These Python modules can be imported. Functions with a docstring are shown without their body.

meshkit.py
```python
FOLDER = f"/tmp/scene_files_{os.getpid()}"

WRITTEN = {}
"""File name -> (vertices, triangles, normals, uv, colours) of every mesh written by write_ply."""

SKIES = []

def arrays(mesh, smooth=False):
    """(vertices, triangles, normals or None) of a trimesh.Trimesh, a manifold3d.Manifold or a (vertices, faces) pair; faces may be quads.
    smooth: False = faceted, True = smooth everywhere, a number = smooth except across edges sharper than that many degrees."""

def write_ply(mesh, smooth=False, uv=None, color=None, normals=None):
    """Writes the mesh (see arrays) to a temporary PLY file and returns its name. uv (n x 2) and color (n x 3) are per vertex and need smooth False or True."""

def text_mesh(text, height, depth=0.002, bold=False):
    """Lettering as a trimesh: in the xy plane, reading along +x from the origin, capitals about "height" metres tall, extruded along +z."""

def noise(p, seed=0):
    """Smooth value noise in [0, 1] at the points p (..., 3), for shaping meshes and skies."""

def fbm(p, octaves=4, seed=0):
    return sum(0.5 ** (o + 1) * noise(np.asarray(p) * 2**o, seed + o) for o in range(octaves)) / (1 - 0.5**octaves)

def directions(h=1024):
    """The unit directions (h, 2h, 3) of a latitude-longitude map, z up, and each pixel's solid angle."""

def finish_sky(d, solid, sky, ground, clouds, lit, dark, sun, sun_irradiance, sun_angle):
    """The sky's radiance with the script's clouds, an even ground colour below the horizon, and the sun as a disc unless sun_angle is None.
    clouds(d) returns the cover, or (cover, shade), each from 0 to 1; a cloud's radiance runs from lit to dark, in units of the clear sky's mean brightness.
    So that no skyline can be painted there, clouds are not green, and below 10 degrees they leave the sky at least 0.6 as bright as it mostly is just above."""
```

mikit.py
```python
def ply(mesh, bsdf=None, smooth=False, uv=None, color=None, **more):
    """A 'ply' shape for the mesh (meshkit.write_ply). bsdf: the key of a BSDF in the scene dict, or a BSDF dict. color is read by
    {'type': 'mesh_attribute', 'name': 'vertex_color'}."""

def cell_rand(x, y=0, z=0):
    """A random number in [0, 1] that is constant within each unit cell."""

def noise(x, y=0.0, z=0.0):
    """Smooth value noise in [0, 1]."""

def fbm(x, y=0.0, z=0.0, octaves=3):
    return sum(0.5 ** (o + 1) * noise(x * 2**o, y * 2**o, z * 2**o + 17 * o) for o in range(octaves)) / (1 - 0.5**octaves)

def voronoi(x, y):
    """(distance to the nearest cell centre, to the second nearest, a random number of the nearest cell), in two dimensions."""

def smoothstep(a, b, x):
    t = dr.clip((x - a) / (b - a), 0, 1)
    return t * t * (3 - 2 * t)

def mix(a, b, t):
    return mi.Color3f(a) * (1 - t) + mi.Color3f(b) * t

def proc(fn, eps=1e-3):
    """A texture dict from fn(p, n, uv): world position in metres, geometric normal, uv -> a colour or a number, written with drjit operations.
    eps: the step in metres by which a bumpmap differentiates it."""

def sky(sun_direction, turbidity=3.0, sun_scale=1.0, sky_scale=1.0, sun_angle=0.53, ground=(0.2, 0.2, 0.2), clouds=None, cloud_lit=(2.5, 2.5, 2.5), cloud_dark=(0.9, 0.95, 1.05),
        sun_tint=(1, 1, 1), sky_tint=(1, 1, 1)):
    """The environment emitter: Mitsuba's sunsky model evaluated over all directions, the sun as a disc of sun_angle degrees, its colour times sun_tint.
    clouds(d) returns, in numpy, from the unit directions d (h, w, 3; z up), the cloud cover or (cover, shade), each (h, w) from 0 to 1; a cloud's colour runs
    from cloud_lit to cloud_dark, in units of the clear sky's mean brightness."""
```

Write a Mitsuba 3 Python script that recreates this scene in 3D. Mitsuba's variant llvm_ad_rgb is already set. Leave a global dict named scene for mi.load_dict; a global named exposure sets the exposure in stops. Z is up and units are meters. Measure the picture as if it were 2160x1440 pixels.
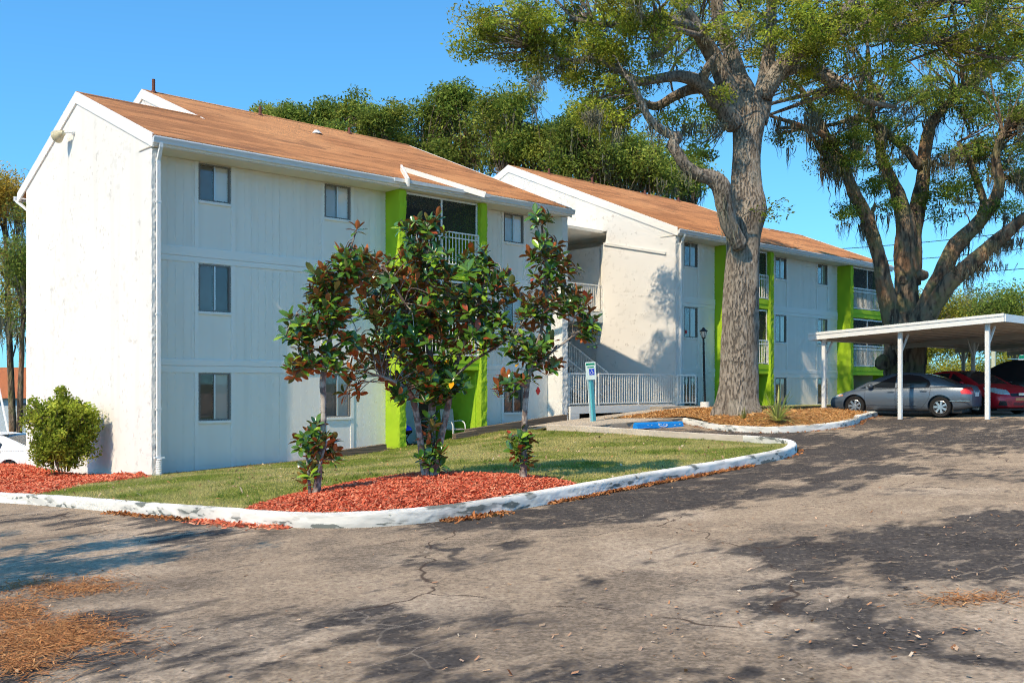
import math, random
import numpy as np, trimesh, shapely, manifold3d
import shapely.geometry as sg
import drjit as dr, mitsuba as mi
import mikit, meshkit
from mikit import proc, noise, fbm, voronoi, cell_rand, smoothstep, mix
from scipy.interpolate import RBFInterpolator
from scipy.ndimage import map_coordinates
from scipy.spatial import cKDTree
T = mi.ScalarTransform4f
scene, labels = {}, {}

# ---------------------------------------------------------------- camera, sky, exposure
# world axes: x runs along the apartment fronts, y into the depth of the buildings, z up; the eye is the origin
TH = math.radians(43.3); CT, ST = math.cos(TH), math.sin(TH)
FOC, CX, CY = 2070.0, 1080.0, 810.0           # in pixels of the 2160 x 1440 photograph
scene['camera'] = {'type': 'perspective', 'fov': math.degrees(2 * math.atan(1080 / FOC)), 'fov_axis': 'x',
                   'principal_point_offset_x': 0.0, 'principal_point_offset_y': -90 / 1440,
                   'near_clip': 0.1, 'far_clip': 6000.0,
                   'to_world': T().look_at(origin=[0, 0, 0], target=[ST, CT, 0], up=[0, 0, 1])}
SUN_AZ, SUN_EL = math.radians(11.2), math.radians(42.0)   # the light travels mostly along +x, a little into the depth
SUN = (-math.cos(SUN_AZ) * math.cos(SUN_EL), -math.sin(SUN_AZ) * math.cos(SUN_EL), math.sin(SUN_EL))
scene['sky'] = mikit.sky(SUN, turbidity=2.6, sun_scale=1.0, sky_scale=1.85, sun_tint=(0.97, 0.96, 0.93), sky_tint=(0.45, 0.90, 1.10), ground=(0.2, 0.19, 0.16))
exposure = 1.72

# ---------------------------------------------------------------- helpers
rng = np.random.default_rng(7)
def c2w(X, Z): return CT * X + ST * Z, -ST * X + CT * Z
def px3(px, py, Z):
    """the point that stands at this place of the photograph, Z metres ahead of the eye"""
    X = (px - CX) / FOC * Z; a, b = c2w(X, Z); return np.array([a, b, (CY - py) / FOC * Z])
used = {}
def key(parent, name):
    k = parent + '__' + name if parent else name
    n = used.get(k, -1) + 1; used[k] = n
    return k if n == 0 else f'{k}_{n:03d}'
def lab(k, label=None, cat=None, group=None, kind=None):
    d = {}
    if label: d['label'] = label
    if cat: d['category'] = cat
    if group: d['group'] = group
    if kind: d['kind'] = kind
    if d: labels[k] = d
    return k
def thing(name, label, cat, group=None): return lab(key(None, name), label, cat, group)
def part(parent, name, mesh, bsdf, smooth=False, label=None, kind=None, color=None, cat=None, group=None, uv=None):
    k = key(parent, name)
    scene[k] = mikit.ply(mesh, bsdf, smooth, color=color, uv=uv)
    lab(k, label, cat, group, kind); return k
def reuse(parent, name, shape, to_world):
    k = key(parent, name); scene[k] = {**shape, 'to_world': to_world}; return k

BOXF = np.array([[0,3,2,1],[4,5,6,7],[0,1,5,4],[1,2,6,5],[2,3,7,6],[3,0,4,7]])
def box(x0, x1, y0, y1, z0, z1):
    v = np.array([[x0,y0,z0],[x1,y0,z0],[x1,y1,z0],[x0,y1,z0],[x0,y0,z1],[x1,y0,z1],[x1,y1,z1],[x0,y1,z1]], float)
    f = np.vstack([BOXF[:, [0,1,2]], BOXF[:, [0,2,3]]])
    return trimesh.Trimesh(v, f, process=False)
def cbox(x0, x1, y0, y1, z0, z1, c=0.01):
    """a box with chamfered edges"""
    pts = []
    for X, sx in ((x0, 1), (x1, -1)):
        for Y, sy in ((y0, 1), (y1, -1)):
            for Z, sz in ((z0, 1), (z1, -1)):
                pts += [[X, Y + sy*c, Z + sz*c], [X + sx*c, Y, Z + sz*c], [X + sx*c, Y + sy*c, Z]]
    return trimesh.convex.convex_hull(np.array(pts, float))
def cat(ms): return trimesh.util.concatenate([m for m in ms if m is not None])
def prism(poly, axis, lo, hi):
    """extrude a 2-d outline along an axis: axis x: outline (y, z); y: (x, z); z: (x, y)"""
    if not isinstance(poly, sg.Polygon): poly = sg.Polygon(poly)
    m = trimesh.creation.extrude_polygon(poly, hi - lo, engine='earcut'); v = np.array(m.vertices); v[:, 2] += lo; f = np.array(m.faces)
    if axis == 'x': v = v[:, [2, 0, 1]]
    elif axis == 'y': v = v[:, [0, 2, 1]]; f = f[:, ::-1]
    return trimesh.Trimesh(v, f, process=False)
def beam(p0, p1, w, h=None):
    """a straight bar of w x h between two points"""
    p0, p1 = np.array(p0, float), np.array(p1, float); h = h or w
    d = p1 - p0; L = np.linalg.norm(d); d /= L
    s = np.cross(d, [0, 0, 1]) if abs(d[2]) < 0.99 else np.array([1.0, 0, 0]); s /= np.linalg.norm(s); t = np.cross(s, d)
    m = box(-w/2, w/2, 0, L, -h/2, h/2); m.vertices = p0 + m.vertices[:, :1]*s + m.vertices[:, 1:2]*d + m.vertices[:, 2:3]*t
    return m
def tube(pts, radii, n=8, cap=True, wob=0.0, seed=0):
    p = np.asarray(pts, float); r = np.broadcast_to(radii, (len(p),)); t = np.gradient(p, axis=0)
    t /= np.linalg.norm(t, axis=1, keepdims=True) + 1e-12
    a = np.zeros_like(p); ref = np.array([0, 0, 1.0]) if abs(t[0, 2]) < .9 else np.array([1.0, 0, 0])
    for i in range(len(p)):
        ref = ref - t[i] * (ref @ t[i]); ref /= np.linalg.norm(ref) + 1e-12; a[i] = ref
    b = np.cross(t, a); an = np.arange(n) * 2 * np.pi / n
    R = r[:, None] * np.ones(n)
    v = p[:, None] + R[:, :, None] * (np.cos(an)[None, :, None] * a[:, None] + np.sin(an)[None, :, None] * b[:, None])
    if wob: 
        q = v.reshape(-1, 3); w = meshkit.fbm(q * wob[1], 3, seed).reshape(R.shape) - .5
        v = p[:, None] + (R * (1 + wob[0] * 2 * w))[:, :, None] * (np.cos(an)[None, :, None] * a[:, None] + np.sin(an)[None, :, None] * b[:, None])
    m = len(p); i, j = np.meshgrid(np.arange(m - 1), np.arange(n), indexing='ij')
    q = np.stack([i*n + j, i*n + (j+1) % n, (i+1)*n + (j+1) % n, (i+1)*n + j], -1).reshape(-1, 4)
    v = v.reshape(-1, 3); f = [q[:, [0,1,2]], q[:, [0,2,3]]]
    if cap:
        v = np.vstack([v, p[0], p[-1]]); k = np.arange(n)
        f += [np.stack([(k+1) % n, k, 0*k + len(v) - 2], 1), np.stack([(m-1)*n + k, (m-1)*n + (k+1) % n, 0*k + len(v) - 1], 1)]
    return trimesh.Trimesh(v, np.vstack(f), process=False)
def cyl(p0, p1, r, n=12): return tube([p0, p1], [r, r], n)
def spline(pts, n):
    """a smooth line through the given rows (Catmull-Rom)"""
    p = np.asarray(pts, float); P = np.vstack([2*p[0] - p[1], p, 2*p[-1] - p[-2]]); out = []
    for i in range(len(p) - 1):
        t = np.linspace(0, 1, n, endpoint=False)[:, None]; a, b, c, d = P[i:i+4]
        out.append(0.5 * (2*b + (c - a)*t + (2*a - 5*b + 4*c - d)*t**2 + (3*b - a - 3*c + d)*t**3))
    return np.vstack(out + [p[-1:]])
def quads(c, u, v):
    """loose quads: centres and half axes"""
    V = np.stack([c - u - v, c + u - v, c + u + v, c - u + v], 1).reshape(-1, 3)
    k = np.arange(len(c))[:, None] * 4
    return V, np.vstack([k + [0, 1, 2], k + [0, 2, 3]])
def unit(v): return v / (np.linalg.norm(v, axis=-1, keepdims=True) + 1e-12)

# ---------------------------------------------------------------- lie of the land: heights of the paving below the eye
_ctl = [(-3, 5, -1.6), (0, 4.9, -1.52), (3, 4.6, -1.42), (-9.55, 18.3, -2.2), (-5.07, 13.8, -1.85), (-1.93, 11.1, -1.65), (-.45, 11.6, -1.6), (3.2, 15.7, -1.48), (5.2, 18.3, -1.40),
        (6.1, 22.6, -1.38), (1.1, 28.8, -1.37), (6.1, 26.4, -1.30), (10.2, 29.8, -1.15), (13.6, 31, -1.07), (11, 33, -1.06), (10.3, 32.5, -1.08), (13.9, 28.7, -1.03), (7.5, 14, -1.30), (13, 20, -1.1), (20, 25, -.98), (20, 40, -.98),
        (-8.3, 22.6, -2.26), (-4.2, 26.7, -2.05), (-.9, 30, -1.6), (1.7, 32.4, -1.32), (6.1, 36.5, -.95), (12, 41, -.95), (-12, 22, -2.55), (-15, 30, -2.9), (-20, 45, -3.2), (-16, 60, -3.3),
        (-.1, 15.2, -1.53), (-3.1, 15, -1.66), (1.5, 19, -1.53), (-8, 5, -1.85), (-14, 12, -2.4), (0, 0, -1.5), (0, -12, -1.4), (-10, -10, -1.7), (12, -5, -1.2), (30, 10, -.95), (50, 40, -1.0), (45, 80, -1.2), (20, 70, -1.3), (-5, 70, -2.2), (-40, 40, -3.4), (-40, 90, -3.6), (-30, 0, -2.6)]
_c = np.array([[*c2w(X, Z), z] for X, Z, z in _ctl])
_rbf = RBFInterpolator(_c[:, :2], _c[:, 2], kernel='thin_plate_spline', smoothing=0.15)
G0, G1, GS = -50.0, 110.0, 0.5
_ax = np.arange(G0, G1 + .01, GS); _gx, _gy = np.meshgrid(_ax, _ax, indexing='ij')
_gz = np.clip(_rbf(np.stack([_gx.ravel(), _gy.ravel()], 1)), -4.0, -0.85).reshape(_gx.shape)
def land(x, y):
    """height of the paving at (x, y)"""
    x, y = np.asarray(x, float), np.asarray(y, float)
    q = [np.clip((x - G0) / GS, 0, len(_ax) - 1.001), np.clip((y - G0) / GS, 0, len(_ax) - 1.001)]
    return map_coordinates(_gz, [q[0].ravel(), q[1].ravel()], order=1).reshape(x.shape)
def gpx(px, py, up=0.0):
    """where the line of sight through this place of the photograph meets the ground (raised by up)"""
    Z = np.linspace(3.5, 90, 1800); X = (px - CX) / FOC * Z; a, b = c2w(X, Z); d = (CY - py) / FOC * Z - land(a, b) - up
    s = np.nonzero(d < 0)[0]; i = max(1, s[0]) if len(s) else len(Z) - 1
    t = d[i-1] / (d[i-1] - d[i] + 1e-12); Zc = Z[i-1] + t * (Z[i] - Z[i-1])
    a, b = c2w((px - CX) / FOC * Zc, Zc); return np.array([a, b])
# ---------------------------------------------------------------- materials
def mat(name, d, two=False):
    scene[name] = {'type': 'twosided', 'bsdf': d} if two else d
    return name
def rgb(*c): return {'type': 'rgb', 'value': list(c)}
def pr(base, rough=.6, spec=.4, metal=0.0, **k):
    return {'type': 'principled', 'base_color': rgb(*base) if isinstance(base, tuple) else base, 'roughness': rough, 'specular': spec, 'metallic': metal, **k}
def bump(d, fn, scale=1.0, eps=4e-3): return {'type': 'bumpmap', 'arbitrary': proc(fn, eps), 'scale': scale, 'bsdf': d}
VC = {'type': 'mesh_attribute', 'name': 'vertex_color'}

def stucco_h(p, n, uv):
    q = p.x * .9 + p.y
    k = fbm(q * 2.2, p.z * 2.6, p.x, 3); ridge = smoothstep(.55, .7, k) * fbm(q * 9, p.z * 9, 1.5, 3)
    return ridge * .016 + fbm(q * 22, p.z * 22, 0., 2) * .0022
def stucco_c(p, n, uv):
    q = p.x * .9 + p.y
    k = fbm(q * 2.2, p.z * 2.6, p.x, 3); r = smoothstep(.50, .66, k) * smoothstep(.58, .70, fbm(q * 9, p.z * 9, 1.5, 3))
    d = noise(q * .5, p.z * .35, 3.)
    g = smoothstep(.60, .74, fbm(q * 6, p.z * 7, 8., 3)) * smoothstep(.48, .62, fbm(q * .7, p.z * .8, 2., 3)); s2 = smoothstep(.62, .8, fbm(q * 2.6, p.z * .22, 6., 3))
    c = mix((.755, .745, .72), (.69, .68, .65), d); c = mix(c, (.56, .55, .52), s2 * .22); return mix(c, (.38, .365, .335), dr.clip(r * .45 + g * .18, 0, 1))
mat('stucco_white', bump(pr(proc(stucco_c), .85, .2), stucco_h), True)
def rough_h(p, n, uv): return fbm((p.x + p.y) * 13, p.z * 13, (p.x - p.y) * 9, 3) * .045
mat('stucco_edge', bump(pr((.70, .69, .66), .9, .2), rough_h), True)
def green_c(p, n, uv): d = smoothstep(.5, .8, fbm((p.x + p.y) * 2.2, p.z * .7, 4., 4)); return mix(mix((.38, .57, .03), (.29, .47, .025), noise(p.x * 3 + p.y * 3, p.z * 2, 1.)), (.20, .30, .05), d * .45)
mat('green_paint', bump(pr(proc(green_c), .85, .15), rough_h, .55), True)
mat('green_smooth', pr((.33, .54, .03), .8, .2), True)
def siding_c(p, n, uv):
    s = fbm(p.x * 3.1, p.z * .25, 5., 3); st = smoothstep(.62, .8, noise(p.x * 9, p.z * .6, 2.)) * .5
    return mix((.81, .775, .715), (.735, .705, .65), s) * (1 - .06 * st)
mat('siding', pr(proc(siding_c), .65, .25), True)
mat('trim_white', pr((.78, .76, .72), .5, .35), True)
mat('gutter', pr((.62, .64, .66), .4, .4), True)
mat('soffit', pr((.60, .57, .50), .7, .2), True)
def rail_c(p, n, uv): return mix((.78, .775, .74), (.66, .64, .58), smoothstep(.6, .9, noise(p.x * 14 + p.y * 14, p.z * 9, 0.)))
mat('rail_paint', pr(proc(rail_c), .45, .4), True)
def roof_c(p, n, uv):
    course = p.y * 7.4; row = dr.floor(course); tab = cell_rand(dr.floor(p.x * 3.2 + row * .5), row, 2.)
    str_ = fbm(p.x * .55, p.y * 3.2, 4., 4); blot = fbm(p.x * .25, p.y * .3, 9., 3); edge = smoothstep(.0, .16, course - row)
    c = mix((.40, .185, .082), (.265, .120, .056), smoothstep(.35, .7, str_) * .9)
    c = mix(c, (.45, .225, .105), smoothstep(.5, .75, blot) * .7)
    c = mix(c, (.16, .075, .042), smoothstep(.64, .78, fbm(p.x * .7 + 7, p.y * 2.2, 1., 4)) * .55)
    return c * (.90 + .2 * tab) * (.82 + .18 * edge)
def roof_h(p, n, uv):
    course = p.y * 7.4; fr = course - dr.floor(course); return (1 - fr) * .008 + noise(p.x * 60, p.y * 60, 0.) * .002
mat('shingle', bump(pr(proc(roof_c), .9, .15), roof_h, 1.0), True)
mat('pipe_brown', pr((.16, .06, .04), .6, .3), True)
mat('pane', {'type': 'thindielectric', 'int_ior': 1.36})
mat('screen_mesh', pr((.03, .03, .03), .8, .2), True)
mat('frame_dark', pr((.16, .15, .14), .45, .5), True)
mat('frame_alu', pr((.55, .56, .56), .35, .5, .6), True)
mat('blind_grey', pr((.40, .38, .345), .7, .2), True)
mat('curtain_dark', pr((.13, .118, .105), .8, .2), True)
mat('blind_light', pr((.66, .63, .57), .7, .2), True)
mat('blind_teal', pr((.24, .26, .25), .7, .2), True)
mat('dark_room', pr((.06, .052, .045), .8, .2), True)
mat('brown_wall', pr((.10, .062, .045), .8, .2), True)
mat('door_white', pr((.50, .60, .62), .5, .4), True)
mat('concrete_paint', pr((.72, .71, .68), .8, .2), True)
mat('slab_blue', pr((.58, .62, .62), .8, .2), True)
mat('corridor', pr((.76, .735, .66), .85, .2), True)
def kerb_c(p, n, uv):
    w = smoothstep(.44, .60, fbm(p.x * 1.3, p.y * 1.3, p.z * 6, 4)); w2 = smoothstep(.52, .64, fbm(p.x * 5, p.y * 5, p.z * 14, 3))
    base = mix((.74, .73, .69), (.50, .49, .455), smoothstep(.35, .75, noise(p.x * .9, p.y * .9, 7.)) * .5)
    return mix(base, (.14, .155, .145), dr.clip(w * .30 + w2 * .7 * w + w2 * .25, 0, 1))
mat('kerb_paint', bump(pr(proc(kerb_c), .8, .25), lambda p, n, uv: fbm(p.x * 9, p.y * 9, p.z * 12, 3) * .022), True)
mat('concrete_bare', bump(pr(proc(lambda p, n, uv: mix((.36, .315, .26), (.25, .215, .175), fbm(p.x * 2, p.y * 2, p.z * 2, 4))), .9, .15), lambda p, n, uv: fbm(p.x * 30, p.y * 30, p.z * 30, 2) * .004), True)
def timber_c(p, n, uv): return mix((.11, .082, .06), (.19, .15, .115), fbm(p.x * 1.6, p.y * 20, p.z * 28, 3))
mat('old_timber', bump(pr(proc(timber_c), .9, .1), lambda p, n, uv: fbm(p.x * 2, p.y * 25, p.z * 30, 3) * .02), True)
mat('leaf_vc', {'type': 'principledthin', 'base_color': VC, 'roughness': .45, 'diff_trans': .55, 'spec_trans': 0.0, 'eta': 1.4} if False else pr(VC, .55, .35), True)
mat('matte_vc', pr(VC, .9, .1), True)
def bark_n(p): return fbm((p.x + p.y) * 17 + 2.2 * noise(p.z * 5, p.x * 3, 0.), p.z * 8.5, (p.x - p.y) * 17, 3)
def bark_c(p, n, uv):
    f = bark_n(p); l = smoothstep(.52, .66, fbm(p.x * 2.2, p.y * 2.2, p.z * 1.6, 4))
    c = mix((.125, .104, .088), (.315, .268, .222), smoothstep(.28, .58, f)); c = mix(c, (.40, .37, .31), l * .45); return mix(c, (.16, .13, .10), smoothstep(.55, .75, fbm(p.x * 1.1 + 5, p.y * 1.1, p.z * .7, 3)) * .4)
def bark_h(p, n, uv):
    return smoothstep(.30, .60, bark_n(p)) * .075 + fbm(p.x * 3, p.y * 3, p.z * 2.4, 3) * .10
mat('bark', bump(pr(proc(bark_c), .95, .1), bark_h, 1.0, 8e-3), True)
def bark2_c(p, n, uv):
    f = fbm((p.x + p.y) * 6, p.z * 2.4, (p.x - p.y) * 6, 4); l = smoothstep(.5, .62, fbm(p.x * 2, p.y * 2, p.z * 1.7, 4)); r = smoothstep(.62, .72, noise(p.x * 1.7, p.y * 1.7, p.z * .9))
    c = mix((.085, .066, .054), (.27, .205, .15), smoothstep(.34, .60, f)); c = mix(c, (.25, .24, .12), l * .6); return mix(c, (.40, .22, .12), r * .45)
mat('bark_dark', bump(pr(proc(bark2_c), .95, .1), bark_h, 1.0, 8e-3), True)
mat('black_metal', pr((.012, .012, .013), .4, .5), True)
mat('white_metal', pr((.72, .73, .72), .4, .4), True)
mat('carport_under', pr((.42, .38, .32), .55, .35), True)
mat('blue_paint', pr((.015, .25, .72), .55, .3), True)
mat('blue_plastic', pr((.01, .06, .75), .4, .4), True)
mat('sign_blue', pr((.012, .05, .50), .5, .3), True)
mat('post_aqua', pr((.10, .42, .48), .6, .3), True)
mat('post_pale', pr((.55, .66, .66), .6, .3), True)
mat('sign_green', pr((.005, .23, .13), .45, .4), True)
mat('red_paint', pr((.55, .02, .025), .5, .3), True)
mat('pole_pale', pr((.50, .54, .42), .8, .2), True)
mat('wire', pr((.03, .05, .07), .6, .3), True)
mat('lamp_beige', pr((.50, .45, .30), .4, .4), True)
mat('lamp_glass', pr((.62, .60, .52), .25, .5), True)
mat('terracotta_roof', pr((.42, .15, .07), .9, .1), True)
mat('far_wall', pr((.45, .52, .58), .8, .2), True)
# ---------------------------------------------------------------- ground, paving, kerbs, lawn, beds
_b = []
def stain(px, py, hx, hy, s):
    """a patch of dark sealer on the paving: where it lies and how far it reaches, measured on the ground"""
    c, e, f = gpx(px, py), gpx(px + hx, py), gpx(px, py + hy)
    u = e - c; w = f - c; M = np.linalg.inv(np.stack([u, w], 1)); _b.append((c[0], c[1], M[0, 0], M[0, 1], M[1, 0], M[1, 1], s))
for s in [(1010, 1108, 150, 13, 1.1), (1180, 1082, 150, 16, 1.3), (1330, 1056, 180, 22, 1.4), (1480, 1028, 180, 26, 1.4), (1640, 995, 160, 26, 1.3), (1420, 918, 150, 10, 1.4), (1600, 926, 200, 18, 1.4), (1740, 950, 200, 26, 1.2), (1860, 985, 160, 14, .8), (2040, 925, 260, 20, 1.1), (1900, 892, 300, 14, 1.1), (2000, 950, 140, 10, .8), (1700, 1030, 110, 12, .7),
          (1075, 1143, 62, 15, .9), (1170, 1133, 40, 9, .6), (912, 1156, 22, 14, .8), (805, 1172, 60, 8, .7), (1140, 1232, 95, 13, .9), (1275, 1262, 80, 18, .75), (1340, 1225, 40, 8, .5),
          (790, 1305, 85, 24, 1.0), (800, 1370, 190, 55, 1.0), (1040, 1325, 200, 26, .75), (1250, 1415, 150, 38, 1.0), (1020, 1420, 140, 40, .7), (1085, 1335, 60, 10, .6),
          (1790, 1178, 230, 34, 1.0), (2020, 1165, 220, 60, 1.15), (2160, 1140, 160, 60, 1.0), (1620, 1232, 60, 13, 1.0), (1790, 1250, 90, 12, .8), (1690, 1300, 110, 26, 1.0), (1830, 1330, 110, 24, 1.0), (1990, 1366, 120, 22, 1.0), (1480, 1425, 90, 30, .8), (1650, 1425, 90, 20, .6),
          (330, 1290, 120, 30, .6), (330, 1390, 240, 50, .62), (560, 1300, 140, 40, .5), (150, 1095, 300, 18, .7), (430, 1130, 140, 12, .6), (560, 1420, 160, 30, .55), (2090, 1000, 160, 18, .5), (640, 1270, 40, 8, .5)]:
    stain(*s)
def asphalt_c(p, n, uv):
    x, y = p.x, p.y; big = fbm(x * .55, y * .55, 2., 4); mid = fbm(x * 2.1, y * 2.1, 5., 4); gr = noise(x * 70, y * 70, 0.) * .5 + noise(x * 31, y * 31, 3.) * .5
    m = mi.Float(0)
    wx = x + 1.5 * (fbm(x * .9, y * .9, 11., 4) - .5) + .35 * (mid - .5); wy = y + 1.5 * (fbm(x * .9, y * .9, 23., 4) - .5)
    for cx, cy, a, b, c, d, s in _b:
        u, v = (wx - cx) * a + (wy - cy) * b, (wx - cx) * c + (wy - cy) * d; m = dr.maximum(m, s * dr.exp(-.55 * (u * u + v * v)))
    st = fbm(x * .5 + y * .2, y * 3.4 - x * .9, 6., 4)
    fl = fbm(x * 4 + y * 2, y * 9 - x * 1.5, 3., 4); fl2 = noise(x * 24, y * 24, 8.) * .5 + noise(x * 48, y * 48, 2.) * .5
    t = m + (mid - .5) * .70 + (big - .5) * .65 + (st - .5) * .85 + (fl - .5) * .8
    dark = smoothstep(.26, .80, t); edge = 4 * dark * (1 - dark)
    dark = dr.clip(dark + edge * ((fl2 - .5) * .9 + (gr - .5) * .8) + dark * smoothstep(.62, .85, fl2) * -.35, 0, 1)
    dark = dr.maximum(dark, smoothstep(.50, .72, fbm(x * .9 + 4, y * 1.6 - x * .3, 12., 4)) * (.35 + .5 * (fl2 - .4)))
    tan = mix((.33, .256, .184), (.215, .166, .122), mid); tan = mix(tan, (.41, .33, .25), smoothstep(.52, .72, big) * .55)
    grey = mix((.026, .025, .027), (.066, .060, .057), mid)
    vein = 1 - smoothstep(.0, .05, dr.abs(fbm(x * 1.7 + .6 * fl, y * 2.6, 31., 4) - .5)); c = mix(tan, grey, dark * (.95 - .42 * vein * smoothstep(.45, .7, noise(x * .8, y * .8, 17.)))) * (.50 + 1.0 * gr)
    wx, wy = x + 1.1 * (fbm(x * .8, y * .8, 1., 3) - .5) + .12 * noise(x * 6, y * 6, 2.), y + 1.1 * (fbm(x * .8, y * .8, 8., 3) - .5) + .12 * noise(x * 6, y * 6, 5.)
    d1, d2, r = voronoi(wx * .36, wy * .36); on = smoothstep(.40, .50, noise(x * .42, y * .42, 4.))
    crack = (1 - smoothstep(.002, .010 + .010 * mid, d2 - d1)) * on * smoothstep(.25, .5, noise(x * 2.2, y * 2.2, 8.))
    e1, e2, r2 = voronoi(wx * 1.5 + 3, wy * 1.5); alli = (1 - smoothstep(.01, .04, e2 - e1)) * smoothstep(.55, .68, noise(x * .33, y * .33, 9.)) * smoothstep(.3, .8, m)
    c = mix(c, (.40, .335, .27), alli * .28); c = mix(c, (.05, .035, .028), crack * .85)
    return c
mat('asphalt', bump(pr(proc(asphalt_c), .93, .1), lambda p, n, uv: noise(p.x * 75, p.y * 75, 0.) * .006 + fbm(p.x * 8, p.y * 8, 1., 3) * .008, 1.0), True)
mat('soil', pr(proc(lambda p, n, uv: mix((.075, .085, .03), (.12, .10, .05), fbm(p.x * .6, p.y * .6, 0., 4))), .95, .1), True)
def lawn_c(p, n, uv):
    big = fbm(p.x * .8, p.y * .8, 1., 4); f = noise(p.x * 38, p.y * 38, 0.); m = noise(p.x * 9, p.y * 9, 4.)
    c = mix((.29, .295, .095), (.40, .36, .165), smoothstep(.35, .65, big)); c = mix(c, (.17, .20, .055), smoothstep(.55, .8, m) * .5)
    return c * (.6 + .8 * f)
mat('lawn_mat', bump(pr(proc(lawn_c), .95, .05), lambda p, n, uv: noise(p.x * 40, p.y * 40, 0.) * .03, 1.0), True)
mat('mulch_mat', pr(proc(lambda p, n, uv: mix((.40, .060, .030), (.22, .030, .018), noise(p.x * 26, p.y * 26, 0.))), .95, .05), True)
mat('straw_mat', pr(proc(lambda p, n, uv: mix((.34, .17, .06), (.20, .105, .045), noise(p.x * 22, p.y * 22, 0.))), .95, .05), True)

def sheet(xs, ys, zf, keep=None):
    X, Y = np.meshgrid(xs, ys, indexing='ij'); v = np.stack([X, Y, zf(X, Y)], -1).reshape(-1, 3); nx, ny = X.shape
    i, j = np.meshgrid(np.arange(nx - 1), np.arange(ny - 1), indexing='ij'); q = np.stack([i*ny + j, (i+1)*ny + j, (i+1)*ny + j + 1, i*ny + j + 1], -1).reshape(-1, 4)
    if keep is not None:
        c = v[q].mean(1); q = q[keep(c[:, 0], c[:, 1])]
        ids, inv = np.unique(q, return_inverse=True); v = v[ids]; q = inv.reshape(-1, 4)
    return trimesh.Trimesh(v, np.vstack([q[:, [0,1,2]], q[:, [0,2,3]]]), process=False)
_far = np.concatenate([-np.geomspace(2500, 60, 12), np.arange(G0, G1 + .1, 2.0), np.geomspace(120, 2500, 12)])
part(None, 'ground', sheet(_far, _far, lambda x, y: land(x, y) - .07), 'soil', True, kind='structure')
def inside(poly):
    g = poly; shapely.prepare(g); return lambda x, y: shapely.contains_xy(g, x, y)
def road_keep(x, y): return (y < 21.6) | (x < 6.3) | (x > 52)
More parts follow.
